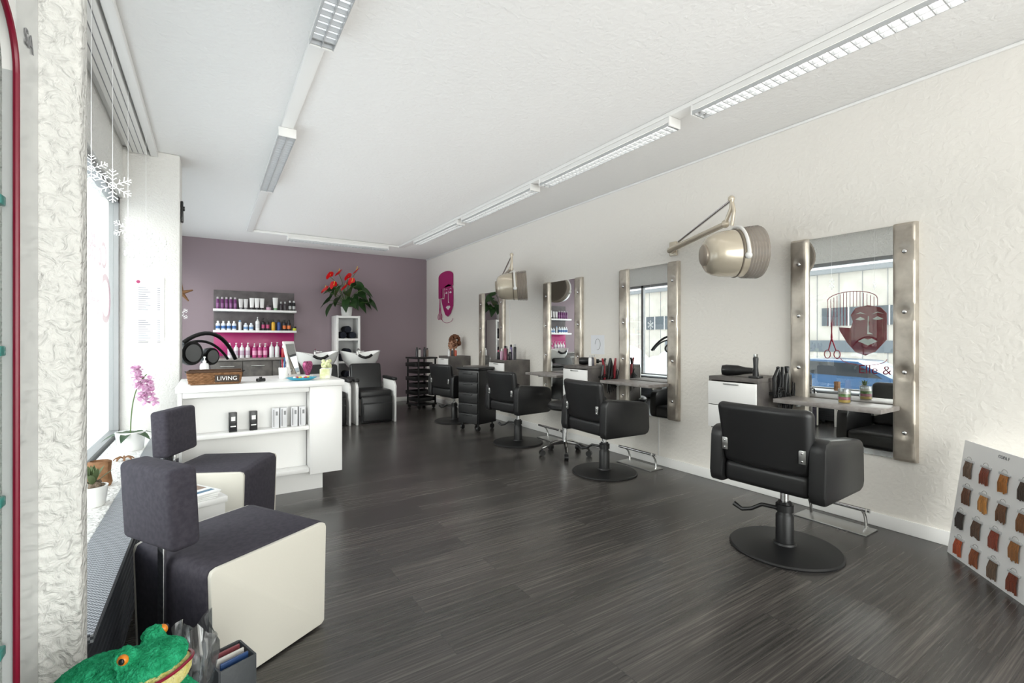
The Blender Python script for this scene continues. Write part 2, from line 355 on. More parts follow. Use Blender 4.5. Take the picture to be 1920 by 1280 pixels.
# ================================================================ MIRRORS
def make_mirror():
    t = thing('wall_mirror', '', 'mirror', group='tall wall mirrors with padded studded sides')
    obj('backing', MB().bx(-.012, 0, -.355, .355, 0, 1.45), GREYT, t)
    obj('mirror_glass', MB().bx(-.018, -.0121, -.26, .26, .0, 1.45), MIRROR, t)
    for s in (-1, 1):
        zs = (-.555, -.185, .185, .555)
        b_ = bmesh.new(); ny, nz = 12, 96; grid = []
        for j in range(nz+1):
            zz = -.73+1.46*j/nz; rw = []
            for i in range(ny+1):
                yy = -.059+.118*i/ny; e = max(abs(yy)/.059, 0); ez = max(0, (abs(zz)-.715)/.015)
                dep = .05*(1-.35*max(0, (e-.72)/.28)**2)*(1-.3*min(1, ez)**2)
                for q in zs: dep -= .012*math.exp(-((yy**2+(zz-q)**2)/.0010))
                rw.append(b_.verts.new((-dep, yy, zz)))
            grid.append(rw)
        for j in range(nz):
            for i in range(ny): b_.faces.new((grid[j][i], grid[j][i+1], grid[j+1][i+1], grid[j+1][i]))
        ring = [grid[0][i] for i in range(ny+1)]+[grid[j][ny] for j in range(1, nz+1)]+[grid[nz][i] for i in range(ny-1, -1, -1)]+[grid[j][0] for j in range(nz-1, 0, -1)]
        bk = [b_.verts.new((0, v.co.y, v.co.z)) for v in ring]
        for i in range(len(ring)): b_.faces.new((ring[i], ring[(i+1) % len(ring)], bk[(i+1) % len(ring)], bk[i]))
        m = MB(); m.merge(b_, Matrix.Translation((0, s*.305, .725))); f = obj('side_panel', m, TAUPE, t)
        for q in zs: obj('stud', MB().sph((-.042, s*.305, .725+q), (.008, .014, .014), 12, 8), CHROME, f)
    return t
mz = .455
mm = make_mirror(); MY = (1.40, 3.105, 4.42, 6.11)
labs = ('largest wall mirror nearest the camera, reflecting the street and red emblem', 'tall padded mirror behind the second styling chair from the camera', 'tall padded mirror reflecting the product shelves, behind the third styling chair', 'farthest tall padded mirror, near the magenta plaque')
mm.location = (XR-.001, MY[0], mz); mm['label'] = labs[0]
for y, lb in list(zip(MY, labs))[1:]: dup(mm, (XR-.001, y, mz), 0, lb)
sh = thing('console_shelf', '', 'shelf', group='narrow shelves under the mirrors')
obj('shelf_board', MB().box((-.17, 0, 0), (.28, .62, .028), .004), STONEL, sh)
for s in (-1, 1): obj('bracket', MB().box((-.10, s*.22, -.03), (.14, .02, .03), .003), STEEL, sh)
slabs = ('grey shelf with a candle jar under the nearest mirror', 'grey shelf under the second mirror from the camera', 'grey shelf under the third mirror from the camera', 'grey shelf under the farthest mirror')
sh.location = (XR-.03, MY[0]+.02, .775); sh['label'] = slabs[0]
for y, lb in list(zip(MY, slabs))[1:]: dup(sh, (XR-.03, y+.02, .775), 0, lb)
cb = thing('wall_cabinet', '', 'cabinet', group='small wall cabinets beside the mirrors')
m = MB(); m.box((-.2, 0, .385), (.40, .38, .03), .002); m.box((-.2, -.18, .2), (.40, .02, .34)); m.box((-.2, .18, .2), (.40, .02, .34)); m.box((-.2, 0, .02), (.40, .34, .02)); m.box((-.01, 0, .2), (.02, .34, .34))
obj('carcass', m, STONE, cb)
for z0, z1 in ((.19, .362), (.02, .185)):
    f = obj('drawer_front', MB().bx(-.418, -.4, -.185, .185, z0, z1, .003), WHITE, cb)
    obj('drawer_handle', MB().bx(-.424, -.418, -.06, .06, z1-.018, z1-.008, .002), STEEL, f)
CY = (1.99, 3.73, 5.32, 7.02)
clabs = ('wall cabinet nearest the camera, with a hair dryer and clipper on top', 'wall cabinet with tangled red and black irons, between second and third mirrors', 'wall cabinet crowded with styling bottles and a stone-look side', 'farthest wall cabinet, carrying the curly mannequin head')
cb.location = (XR-.001, CY[0], .52); cb['label'] = clabs[0]
for y, lb in list(zip(CY, clabs))[1:]: dup(cb, (XR-.001, y, .52), 0, lb)
CT = .92
# ================================================================ STYLING CHAIRS
def make_chair():
    t = thing('styling_chair', '', 'chair', group='black styling chairs')
    obj('base', MB().lathe([(.285, 0), (.288, .008), (.28, .016), (.12, .024), (.06, .03), (.055, .04)], seg=48), BMET, t)
    obj('pump_column', MB().lathe([(.046, .03), (.046, .19), (.040, .2), (.034, .21), (.034, .27)]), BMET, t)
    obj('piston', MB().cyl((0, 0, .27), (0, 0, .36), .022), CHROME, t)
    m = MB(); m.tube([(-.03, .03, .23), (-.06, .10, .235), (-.08, .15, .20), (-.09, .20, .185), (-.09, .25, .205)], [.012, .011, .011, .012, .015]); m.cyl((0, 0, .215), (0, 0, .255), .046)
    obj('pump_lever', m, BMET, t)
    obj('seat_plate', MB().box((0, 0, .368), (.30, .30, .02), .004), BMET, t)
    obj('seat', MB().box((.01, 0, .44), (.50, .455, .12), .03, 4), BLACK, t)
    def bend(c): return (c.x + .55*c.y*c.y - .16*(c.z), c.y*(1+.22*c.z), c.z)
    obj('backrest', MB().box((-.255, 0, .665), (.075, .49, .35), .036, 5, cuts=9, fn=bend), BLACK, t)
    poly = [(-.25, .37), (.20, .37), (.235, .385), (.25, .42), (.243, .60), (.23, .635), (.19, .655), (-.19, .695), (-.235, .68), (-.252, .645), (-.265, .42)]
    for s in (-1, 1): obj('armrest', MB().prism(poly, .08, XZ(s*.267-.04), .016), BLACK, t)
    for s in (-1, 1):
        b_ = obj('bracket', MB().box((-.263, s*.205, .60), (.008, .034, .07), .003), STEEL, t)
        for q in (-.02, .02): obj('screw', MB().sph((-.268, s*.205, .60+q), (.006, .006, .006), 8, 6), CHROME, b_)
    return t
ch = make_chair(); chs = ((2.765, 1.40, .04, 'black styling chair nearest the camera, seen from behind'), (2.98, 3.08, -.05, 'black styling chair second from the camera, in front of the second mirror'), (2.99, 4.50, .10, 'black styling chair third from the camera, between stool and trolley'), (3.0, 6.20, .2, 'black styling chair farthest from the camera, behind the drawer trolley'))
ch.location = (chs[0][0], chs[0][1], 0); ch.rotation_euler = (0, 0, chs[0][2]); ch['label'] = chs[0][3]
for x, y, r, lb in chs[1:]: dup(ch, (x, y, 0), r, lb)
fr = thing('footrest', '', 'footrest', group='chrome floor footrests')
obj('floor_plate', MB().box((0, 0, .004), (.17, .42, .008), .002), STEEL, fr)
for s in (-1, 1): obj('curved_leg', MB().tube([(.05, s*.16, .008)]+bez((.05, s*.16, .03), (.04, s*.16, .13), (-.06, s*.16, .15), 6), .009), CHROME, fr)
for x, zz in ((-.06, .152), (0, .135)): obj('foot_bar', MB().cyl((x, -.2, zz), (x, .2, zz), .012), CHROME, fr)
fl = ('chrome footrest on the floor under the nearest mirror', 'chrome footrest under the second mirror from the camera', 'chrome footrest under the third mirror from the camera')
fr.location = (3.42, 1.42, 0); fr['label'] = fl[0]
for y, lb in zip((3.07, 4.40), fl[1:]): dup(fr, (3.42, y, 0), 0, lb)
st = thing('rolling_stool', 'low black cutting stool on a chrome five-star base with castors', 'stool', (3.10, 3.78, 0), .3)
m = MB()
for k in range(5):
    a = 2*PI*k/5; m.tube([(0, 0, .13), (.12*math.cos(a), .12*math.sin(a), .12), (.25*math.cos(a), .25*math.sin(a), .075)], [.022, .016, .011])
obj('star_base', m, CHROME, st)
for k in range(5):
    a = 2*PI*k/5; x, y = .25*math.cos(a), .25*math.sin(a)
    m = MB(); m.cyl((x-.02*math.sin(a), y+.02*math.cos(a), .03), (x+.02*math.sin(a), y-.02*math.cos(a), .03), .03, seg=16); m.cyl((x, y, .04), (x, y, .075), .009)
    obj('castor', m, [BPL], st)
obj('gas_column', MB().lathe([(.03, .11), (.03, .28), (.016, .285), (.016, .46)]), CHROME, st)
obj('seat', MB().lathe([(.06, .46), (.16, .47), (.185, .49), (.185, .52), (.165, .54), (.0, .545)], seg=28), BLACK, st)
# ================================================================ HOOD DRYERS
def make_hood():
    t = thing('hood_dryer', '', 'hair dryer', group='pearl hood dryers on swing arms')
    hc = Vector((-.39, -.80, -.205)); ax = Vector((.82, -.56, .06)).normalized()
    obj('wall_bracket', MB().box((-.012, 0, 0), (.024, .08, .13), .008), PEARL, t)
    m = MB(); m.cyl((-.02, 0, -.02), (-.07, 0, -.02), .026); m.tube([(-.06, 0, -.02), (-.10, -.08, -.015), (-.36, -.74, .03)], [.028, .026, .021], 12); m.sph((-.36, -.74, .03), .03)
    obj('swing_arm', m, PEARL, t)
    obj('gas_strut', MB().tube([(-.12, -.14, .03), (-.38, -.79, .185)], .011, 10), CHROME, t)
    m = MB(); m.tube([(-.37, -.75, .04), (-.40, -.81, .12), (-.40, -.82, .19)], .014, 10); m.sph((-.395, -.81, .195), .024)
    m.tube([(-.395, -.81, .195), (-.41, -.84, .10), (-.39, -.81, .0)], .013, 10)
    obj('elbow', m, PEARL, t)
    q = ax.to_track_quat('Z', 'Y').to_matrix().to_4x4(); Mh = Matrix.Translation(hc) @ q
    obj('hood_shell', MB().lathe([(0, -.19), (.07, -.19), (.105, -.183), (.132, -.165), (.150, -.135), (.162, -.09), (.170, -.03), (.174, .04), (.175, .07), (.165, .07), (.155, 0), (.13, -.1), (.0, -.15)], M=Mh, seg=40), PEARL, t)
    m = MB(); m.lathe([(.072, -.205), (.078, -.20), (.08, -.183), (.058, -.183), (.054, -.203)], M=Mh, seg=28); m.lathe([(.0, -.196), (.048, -.196), (.048, -.188), (0, -.188)], M=Mh, seg=20)
    obj('control_ring', m, mat('dark_pearl', '#a4988a', .35, .3), t)
    m = MB(); m.lathe([(.1745, .015), (.1775, .018), (.1775, .024), (.1755, .027)], M=Mh, seg=40)
    obj('shell_seam', m, mat('dark_slot', '#6b6155', .5), t)
    prof = [(.177, .07)]
    for i in range(6): prof += [(.186+.0015*i, .080+i*.02), (.179+.0015*i, .090+i*.02)]
    prof += [(.188, .195), (.178, .195), (.169, .07)]
    obj('visor', MB().lathe(prof, M=Mh, seg=40), mat('smoky_ribbed_visor', '#a0958a', .15, 0, alpha=.6), t)
    side = ax.cross(Vector((0, 0, 1))).normalized(); upv = side.cross(ax).normalized(); m = MB(); pts = []
    for i in range(17):
        a = -.25+(PI+.5)*i/16; pts.append(hc+ax*.045+(side*math.cos(a)+upv*math.sin(a))*.190)
    m.tube(pts, .012, 8)
    for a in (-.25, PI+.25): p = hc+ax*.045+(side*math.cos(a)+upv*math.sin(a))*.184; m.sph(p, .024)
    obj('yoke', m, WHITEM, t)
    return t
hd = make_hood(); hd.location = (XR-.001, 2.81, 2.03); hd['label'] = 'pearl hood dryer on a swing arm beside the nearest mirror'
dup(hd, (XR-.001, 5.78, 2.07), 0, 'far pearl hood dryer above the bottle-crowded wall cabinet')
# ================================================================ TROLLEYS
t = thing('drawer_trolley', 'closed black drawer trolley on castors between the third and farthest chairs', 'trolley', (3.0, 5.50, 0), .35)
obj('cabinet_body', MB().box((0, 0, .44), (.36, .36, .70), .012), BPL, t)
obj('top_tray', MB().box((0, 0, .81), (.40, .40, .035), .012), BPL, t)
for i in range(5):
    f = obj('drawer', MB().box((-.185, 0, .16+i*.135), (.02, .33, .125), .006), BMET, t)
    obj('handle', MB().box((-.198, 0, .205+i*.135), (.012, .16, .012), .003), BPL, f)
for x in (-.14, .14):
    for y in (-.14, .14):
        m = MB(); m.cyl((x, y-.012, .032), (x, y+.012, .032), .032, seg=16); m.cyl((x, y, .035), (x, y, .09), .012); obj('castor', m, BPL, t)
t = thing('tray_trolley', 'black open trolley with stacked pull-out trays beside the mauve wall', 'trolley', (3.10, 7.72, 0), .2)
m = MB()
for x in (-.17, .17):
    for y in (-.17, .17): m.box((x, y, .46), (.025, .025, .80), .004)
m.box((0, 0, .07), (.38, .38, .03), .005); obj('frame', m, BPL, t)
for i in range(6):
    m = MB(); z0 = .13+i*.12; dx = -.05 if i % 2 else 0
    m.box((dx, 0, z0), (.35, .31, .012), .003); m.box((dx-.17, 0, z0+.03), (.012, .31, .06), .003); m.box((dx+.17, 0, z0+.03), (.012, .31, .06), .003)
    for s in (-1, 1): m.box((dx, s*.15, z0+.03), (.35, .012, .06), .003)
    obj('tray', m, BPL, t)
obj('top_shelf', MB().box((0, 0, .87), (.40, .40, .03), .008), BPL, t)
for x in (-.15, .15):
    for y in (-.15, .15):
        m = MB(); m.cyl((x, y-.012, .03), (x, y+.012, .03), .03, seg=14); m.cyl((x, y, .03), (x, y, .06), .01); obj('castor', m, BPL, t)
# ================================================================ BOTTLES
MC = {}
def cm(h, r=.3):
    if (h, r) not in MC: MC[(h, r)] = mat('plastic_'+h[1:], h, r)
    return MC[(h, r)]
BC = {}
def bottle(kind, r, h, col, cap, loc, label, group, name='bottle', cat='bottle', band=None):
    k = (kind, r, h, col, cap, band)
    if k not in BC:
        m = MB(); mats = [cm(col), cm(cap)]+([cm(band)] if band else [])
        if kind == 'pump':
            m.lathe([(r*.95, 0), (r, .006), (r, h*.62), (r*.8, h*.7), (r*.35, h*.73)], seg=16); m.mi = 1
            m.lathe([(r*.4, h*.73), (r*.4, h*.82), (r*.15, h*.83), (r*.15, h*.95)], seg=12); m.box((-r*.45, 0, h*.96), (r*1.5, r*.45, h*.05), .002)
        elif kind == 'tube':
            m.mi = 1; m.lathe([(r*.75, 0), (r*.75, h*.2)], seg=16); m.mi = 0
            b = bmesh.new(); n = 14; r0 = []; r1 = []
            for i in range(n):
                a = 2*PI*i/n; r0.append(b.verts.new((r*.9*math.cos(a), r*.9*math.sin(a), h*.2))); r1.append(b.verts.new((r*.12*math.cos(a), r*1.2*math.sin(a), h)))
            for i in range(n): b.faces.new((r0[i], r0[(i+1) % n], r1[(i+1) % n], r1[i]))
            b.faces.new(r0[::-1]); b.faces.new(r1); m.merge(b)
        elif kind == 'can':
            m.lathe([(r, 0), (r, h*.78), (r*.75, h*.83)], seg=16); m.mi = 1; m.lathe([(r*.72, h*.83), (r*.72, h*.97), (r*.5, h)], seg=16)
        elif kind == 'jar':
            m.lathe([(r*.9, 0), (r, .005), (r, h*.6)], seg=18); m.mi = 1; m.lathe([(r*1.04, h*.6), (r*1.04, h*.97), (r*.98, h)], seg=18)
        else:
            m.lathe([(r*.93, 0), (r, .005), (r, h*.66), (r*.75, h*.76), (r*.42, h*.79)], seg=16); m.mi = 1; m.lathe([(r*.5, h*.79), (r*.5, h*.98), (r*.4, h)], seg=14)
        if band: m.mi = 2; m.lathe([(r*1.015, h*.18), (r*1.015, h*.48)], seg=16)
        BC[k] = finish(m, mats)
    o = bpy.data.objects.new(name, BC[k]); C.objects.link(o); o.location = loc; o.rotation_euler = (0, 0, random.uniform(-.3, .3)+PI/2); return tag(o, label, cat, group)
t = thing('product_display', 'flat wall panel with grey stone-look top and magenta lower half on the mauve wall', 'wall panel', (.615, YB-.02, .93))
obj('back_panel', MB().bx(.04, 1.19, YB-.025, YB-.001, 1.31, 1.97, .002), mat('dark_stone_back', '#504a4b', .6, var=('#666061', 7)), t, True)
obj('magenta_panel', MB().bx(.04, 1.19, YB-.024, YB-.001, .93, 1.309, .002), MAG, t, True)
for zz, lb in ((1.63, 'upper white shelf on the grey panel, holding purple bottles and tubes'), (1.30, 'lower white shelf above the magenta panel, holding mixed bottles')):
    solo('product_shelf', MB().bx(.03, 1.20, YB-.24, YB-.026, zz, zz+.035, .003), WHITE, lb, 'shelf')
t = thing('back_counter', 'low dark counter cabinet under the product display', 'cabinet', (.7, 8.4, 0))
obj('carcass', MB().bx(.0, 1.22, 8.22, YB-.03, .0, .87), STONE, t, True); obj('countertop', MB().bx(-.02, 1.24, 8.18, YB-.028, .87, .90, .003), STONEL, t, True)
for i in range(3):
    f = obj('drawer_front', MB().bx(.01+i*.405, .405+i*.405, 8.20, 8.22, .5, .855, .003), STONE, t, True)
    o = obj('handle', MB().bx(.12+i*.405, .30+i*.405, 8.185, 8.197, .78, .79, .002), STEEL, None); o.parent = f; o.data.transform(Matrix.Translation(-Vector(t.location)))
    obj('door', MB().bx(.01+i*.405, .405+i*.405, 8.20, 8.22, .02, .49, .003), STONE, t, True)
y1 = YB-.13; Z1 = 1.665; Z2 = 1.335; Z3 = .90
def row(items, x, y, z):
    for n, kind, r, h, col, cap, lb, gr, band in items:
        for i in range(n):
            bottle(kind, r, h, col, cap, (x+r, y+random.uniform(-.01, .01), z), lb, gr, band=band); x += 2*r+.012
        x += .015
row([(5, 'can', .023, .19, '#6d2f6b', '#b9b3b8', 'purple bottle with silver cap at the left end of the upper display shelf', 'purple bottles on the upper shelf', '#8d5a8c'),
     (2, 'tube', .028, .17, '#d9d6d6', '#8d8b90', 'pale grey tube beside the purple bottles on the upper display shelf', 'grey tubes on the upper shelf', None),
     (3, 'tube', .030, .19, '#eceaea', '#35333a', 'white tube with dark cap mid upper display shelf', 'white tubes on the upper shelf', None),
     (1, 'jar', .038, .08, '#caa6bc', '#3c3038', 'pink jar with dark lid on the upper display shelf', None, None),
     (1, 'tube', .034, .21, '#e5e3e2', '#8ab38a', 'largest white tube with green cap on the upper display shelf', None, None),
     (2, 'bottle', .024, .15, '#3a3338', '#bbbbbb', 'dark bottle with silver cap near the right of the upper display shelf', 'dark bottles on the upper shelf', None),
     (2, 'can', .024, .17, '#1f1f22', '#d0d0d0', 'slim black can at the right end of the upper display shelf', 'black cans on the upper shelf', '#b0b0b0')], .07, y1, Z1)
row([(4, 'bottle', .030, .145, '#e6ecf2', '#ffffff', 'white bottle with blue band at the left end of the lower display shelf', 'white and blue bottles', '#3d6ca8'),
     (1, 'can', .022, .16, '#e9e9ea', '#7a9cc4', 'thin white spray bottle on the lower display shelf', None, None),
     (2, 'bottle', .032, .12, '#e8edf3', '#dfe6ee', 'squat pale blue bottle on the lower display shelf', 'squat pale bottles', '#6b93bf'),
     (1, 'pump', .030, .22, '#efefef', '#e8e8e8', 'white pump bottle mid lower display shelf', None, '#d8d8da'),
     (2, 'pump', .026, .20, '#242126', '#111111', 'black pump bottle with pink band on the lower display shelf', 'black pump bottles with pink bands', '#b03a6c'),
     (1, 'bottle', .028, .18, '#d6a52c', '#1c1c1c', 'yellow bottle with black cap on the lower display shelf', None, None),
     (1, 'bottle', .028, .18, '#2f4f92', '#1c1c1c', 'blue bottle with black cap on the lower display shelf', None, None),
     (2, 'bottle', .028, .18, '#25242a', '#101010', 'black bottle with orange band on the lower display shelf', 'black bottles with orange bands', '#d26a2a'),
     (1, 'jar', .028, .07, '#c9cf44', '#222222', 'lime jar at the right end of the lower display shelf', None, None)], .065, y1, Z2)
row([(4, 'pump', .034, .24, '#e9e6e9', '#f2f2f2', 'white pump bottle at left on the back counter', 'white pump bottles on the counter', '#c7b3c4'),
     (3, 'pump', .032, .23, '#c04a86', '#f0f0f0', 'pink bodied pump bottle on the back counter', 'pink pump bottles on the counter', '#e6a8c6'),
     (2, 'pump', .034, .25, '#e8e8ea', '#e0e0e0', 'taller white pump bottle mid back counter', 'taller white pump bottles', None),
     (3, 'bottle', .028, .19, '#d44a55', '#f0f0f0', 'red bottle at right on the back counter', 'red bottles on the counter', None)], .22, 8.50, Z3)
# ================================================================ TOWEL TOWER + ANTHURIUM
t = thing('towel_shelf', 'white open cube shelf tower holding rolled dark towels against the mauve wall', 'shelf', (2.0, 8.5, 0))
X0, X1, Y0, Y1 = 1.80, 2.20, 8.30, 8.68
for a, b in ((X0, X0+.035), (X1-.035, X1)): obj('side_panel', MB().bx(a, b, Y0, Y1, 0, 1.60, .002), WHITE, t, True)
for i in range(5): z0 = .0+i*.39; obj('shelf_board', MB().bx(X0+.035, X1-.035, Y0, Y1, z0, z0+.036), WHITE, t, True)
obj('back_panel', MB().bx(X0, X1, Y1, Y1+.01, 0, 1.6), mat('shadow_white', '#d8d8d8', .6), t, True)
NAVY = mat('dark_towel', '#20232e', .95, bump=(200, .5, .004))
for i in (1, 2, 3):
    for zz in (0, 1):
        for xx in (-.08, .08) if zz == 0 else (0,):
            zc = .036+i*.39+.06+zz*.10
            m = MB(); rr = .06 if zz == 0 else .058
            pr = [(.001, -.15), (rr*.5, -.155), (rr*.9, -.148), (rr, -.13), (rr, .13), (rr*.9, .148), (.001, .15)]
            m.lathe(pr, M=Matrix.Rotation(PI/2, 4, 'X'), seg=18)
            m.tube([(.012*a*math.cos(a*1.5), -.156, .012*a*math.sin(a*1.5)) for a in [j*.35 for j in range(12)]], .004, 6)
            solo('rolled_towel', m, NAVY, 'rolled dark navy towel in the %s cube of the white tower' % ('second lowest', 'middle', 'topmost')[i-1], 'towel', 'rolled towels, cube %d' % i, (2.0+xx, 8.47, zc))
def leaf(mb, base, az, el, L, W, droop=.4, n=7, heart=True):
    base = Vector(base); d = Vector((math.cos(az)*math.cos(el), math.sin(az)*math.cos(el), math.sin(el))); sd = Vector((-math.sin(az), math.cos(az), 0)); up = d.cross(sd)*-1
    if up.z < 0: up = -up
    if heart: sd = (sd+Vector((0, 0, .7 if sd.x > 0 else -.7))).normalized()
    rows = []
    for i in range(n+1):
        s = i/n; p = base+d*L*s+Vector((0, 0, -droop*L*s*s))
        w = W*.5*(math.sin(PI*min(1, (s*.84+.16))**.72)*1.05 if heart else math.sin(PI*(s*.96+.02)))
        back = -d*W*.22*(1-s)**3 if heart else Vector((0, 0, 0))
        rows.append([mb.bm.verts.new(p+sd*w+up*w*.25+back), mb.bm.verts.new(p), mb.bm.verts.new(p-sd*w+up*w*.25+back)])
    for a, b in zip(rows, rows[1:]):
        for k in (0, 1): f = mb.bm.faces.new((a[k], a[k+1], b[k+1], b[k])); f.material_index = mb.mi
t = thing('anthurium_plant', 'large potted anthurium with red flowers on top of the white tower', 'plant', (2.0, 8.44, 1.598))
obj('pot', MB().lathe([(.075, 0), (.085, .01), (.10, .15), (.104, .155), (.094, .155), (.088, .135), (0, .13)]), CERAM, t)
ms, ml = MB(), MB()
rs = random.Random(3)
spec = [(-.30, .24, 3.3), (-.22, .36, 2.9), (-.12, .50, 3.9), (-.14, .30, 4.2), (.0, .42, 4.7), (.10, .30, 5.2), (-.03, .26, 4.5), (.16, .52, .3), (.26, .44, -.2), (.36, .38, -.1), (.28, .28, -.5), (.38, .24, -.5), (.18, .38, -.9), (.06, .58, .8), (-.18, .46, 3.2), (.20, .24, -.8), (-.26, .18, 3.8), (.05, .22, -1.4)]
for i, (x_, z_, az) in enumerate(spec):
    tip = Vector((x_, rs.uniform(-.14, .03), z_+.02))
    ms.tube(bez((0, 0, .13), (tip.x*.3, tip.y*.3, max(.2, z_*1.0)), tip, 6), .005, 6)
    leaf(ml, tip, az, rs.uniform(-.9, -.2), rs.uniform(.17, .22), rs.uniform(.15, .19), .35)
obj('stem', ms, STEM, t); obj('leaf_cluster', ml, LEAF, t)
for (x, z) in ((-.30, .68), (-.16, .74), (.14, .80), (.06, .60), (-.38, .44), (-.24, .52), (-.06, .50), (.0, .68)):
    obj('flower_stalk', MB().tube(bez((0, 0, .13), (x*.3, -.03, z*.8), (x, -.1, z-.02), 6), .005, 6), STEM, t)
    m = MB(); leaf(m, (x, -.10, z-.03), rs.uniform(-2.2, -.9), .75, .13, .14, .1); fl_ = obj('spathe', m, REDF, t)
    obj('spadix', MB().tube([(x, -.115, z), (x+.005, -.17, z+.06)], [.009, .004], 8), YEL, fl_)
# ================================================================ BACKWASH UNITS
def make_wash():
    t = thing('backwash_unit', '', 'shampoo chair', group='shampoo chairs with white basins')
    obj('seat', MB().box((0, .02, .41), (.46, .50, .12), .03, 4), BLACK, t)
    obj('front_pad', MB().box((0, -.255, .20), (.44, .06, .38), .025, 4), BLACK, t)
    obj('foot_pad', MB().box((0, -.30, .17), (.42, .05, .26), .02, 3), BLACK, t)
    obj('backrest', MB().box((0, .30, .62), (.46, .09, .42), .035, 4, rot=Euler((-.22, 0, 0))), BLACK, t)
    for s in (-1, 1):
        f = obj('side_panel', MB().prism([(-.26, 0), (.34, 0), (.34, .52), (.26, .60), (-.20, .60), (-.27, .52)], .03, frame((s*.27-.015, 0, 0), (0, 1, 0), (0, 0, 1)), .005), WHITE, t)
        obj('arm_pad', MB().box((s*.27, .0, .62), (.07, .50, .05), .018, 3), BLACK, f)
    obj('pedestal', MB().box((0, .66, .36), (.26, .34, .72), .04, 3), WHITE, t)
    b = bmesh.new(); seg = 32; prof = [(.10, -.18), (.20, -.13), (.27, -.02), (.30, .05), (.305, .065), (.285, .065), (.25, 0), (.17, -.09), (.04, -.12)]
    rings = []
    for r, z in prof:
        rg = []
        for i in range(seg):
            a = 2*PI*i/seg; x = r*math.cos(a)*1.0; y = r*math.sin(a)*.9
            dip = -.05*max(0, -math.sin(a))**6 if z > .0 else 0; hi = .05*abs(math.cos(a)) if z > 0 else 0
            rg.append(b.verts.new((x, y, z+dip+hi)))
        rings.append(rg)
    for A, D in zip(rings, rings[1:]):
        for i in range(seg): b.faces.new((A[i], A[(i+1) % seg], D[(i+1) % seg], D[i]))
    b.faces.new(rings[0][::-1]); b.faces.new(rings[-1])
    m = MB(); m.merge(b, Matrix.Translation((0, .60, .90))); obj('basin', m, CERAM, t)
    m = MB(); m.tube([(-.10, .325, .955), (-.05, .315, .925), (0, .31, .915), (.05, .315, .925), (.10, .325, .955)], .020, 10); obj('neck_rest', m, BPL, t)
    m = MB(); m.cyl((0, .80, .90), (0, .80, 1.0), .018); m.tube(bez((0, .80, 1.0), (0, .76, 1.07), (.0, .66, 1.02), 6), .01); m.box((.06, .8, 1.0), (.10, .02, .015), .004); obj('tap', m, CHROME, t)
    return t
ww = make_wash(); ww.location = (1.98, 6.86, 0); ww['label'] = 'black shampoo chair with white basin in front of the towel tower'
dup(ww, (1.34, 6.86, 0), 0, 'black shampoo chair with white basin partly hidden behind the reception desk')
t = thing('hair_processor', 'black and chrome hair processor on a stand behind the reception desk', 'hair processor', (-.02, 5.75, 0), .75)
m = MB()
for k in range(5): a = 2*PI*k/5; m.tube([(0, 0, .1), (.22*math.cos(a), .22*math.sin(a), .06)], [.02, .012]); m.sph((.22*math.cos(a), .22*math.sin(a), .03), .03)
obj('star_base', m, BPL, t); obj('pole', MB().cyl((0, 0, .08), (0, 0, 1.10), .018), CHROME, t)
for (pa, pb, pc, r_) in (((-.34, -.06, 1.16), (.02, -.10, 1.42), (.30, -.04, .98), .020), ((-.30, .08, 1.10), (.05, .06, 1.30), (.26, .02, .98), .014)):
    obj('arch_arm', MB().tube(bez(pa, pb, pc, 12), r_, 10), BPL, t)
for (x, z, r) in ((-.24, 1.06, .12), (-.02, 1.02, .09)):
    m = MB(); m.lathe([(0, -.06), (r*.6, -.055), (r*.9, -.03), (r, .02), (r*.97, .05), (r*.85, .05), (0, .03)], M=Matrix.Translation((x, -.02, z)) @ Matrix.Rotation(PI/2, 4, 'X'), seg=24); f = obj('heater_pod', m, BPL, t)
    obj('reflector_disc', MB().lathe([(0, .0), (r*.7, .0), (r*.72, .004), (0, .004)], M=Matrix.Translation((x, -.078, z)) @ Matrix.Rotation(PI/2, 4, 'X'), seg=20), mat('dark_chrome', '#8f9194', .3, 1), f)
# ================================================================ RECEPTION DESK
t = thing('reception_desk', 'white reception desk with open display ledges on its front', 'desk', (.34, 4.2, 0))
obj('desktop', MB().bx(-.20, .90, 3.86, 4.62, .83, .875, .004), WHITE, t, True)
obj('front_panel', MB().bx(-.17, .64, 4.02, 4.05, .07, .83), WHITE, t, True)
obj('side_panel', MB().bx(-.19, -.165, 3.90, 4.58, .07, .83), WHITE, t, True)
obj('end_block', MB().bx(.645, .885, 3.88, 4.50, .15, .828, .003), WHITE, t, True)
for za in (.495, .165): obj('ledge', MB().bx(-.163, .643, 3.90, 4.018, za, za+.03, .002), WHITE, t, True)
obj('fascia', MB().bx(-.163, .643, 3.90, 3.918, .79, .828, .002), WHITE, t, True)
obj('plinth', MB().bx(-.15, .76, 4.0, 4.45, 0, .15), WHITE, t, True)
LE = .526
for px, lb in ((.135, 'black slim product box, left one on the desk ledge'), (.265, 'black slim product box, second from left on the desk ledge')):
    f = thing('product_box', lb, 'box', (px, 3.95, LE), .1)
    obj('carton', MB().box((0, 0, .07), (.05, .04, .14), .002), cm('#17171a'), f)
    obj('printed_mark', MB().box((0, -.0212, .095), (.026, .001, .03)), PAPER, f); obj('printed_stripe', MB().box((0, -.0212, .04), (.034, .001, .008)), PAPER, f)
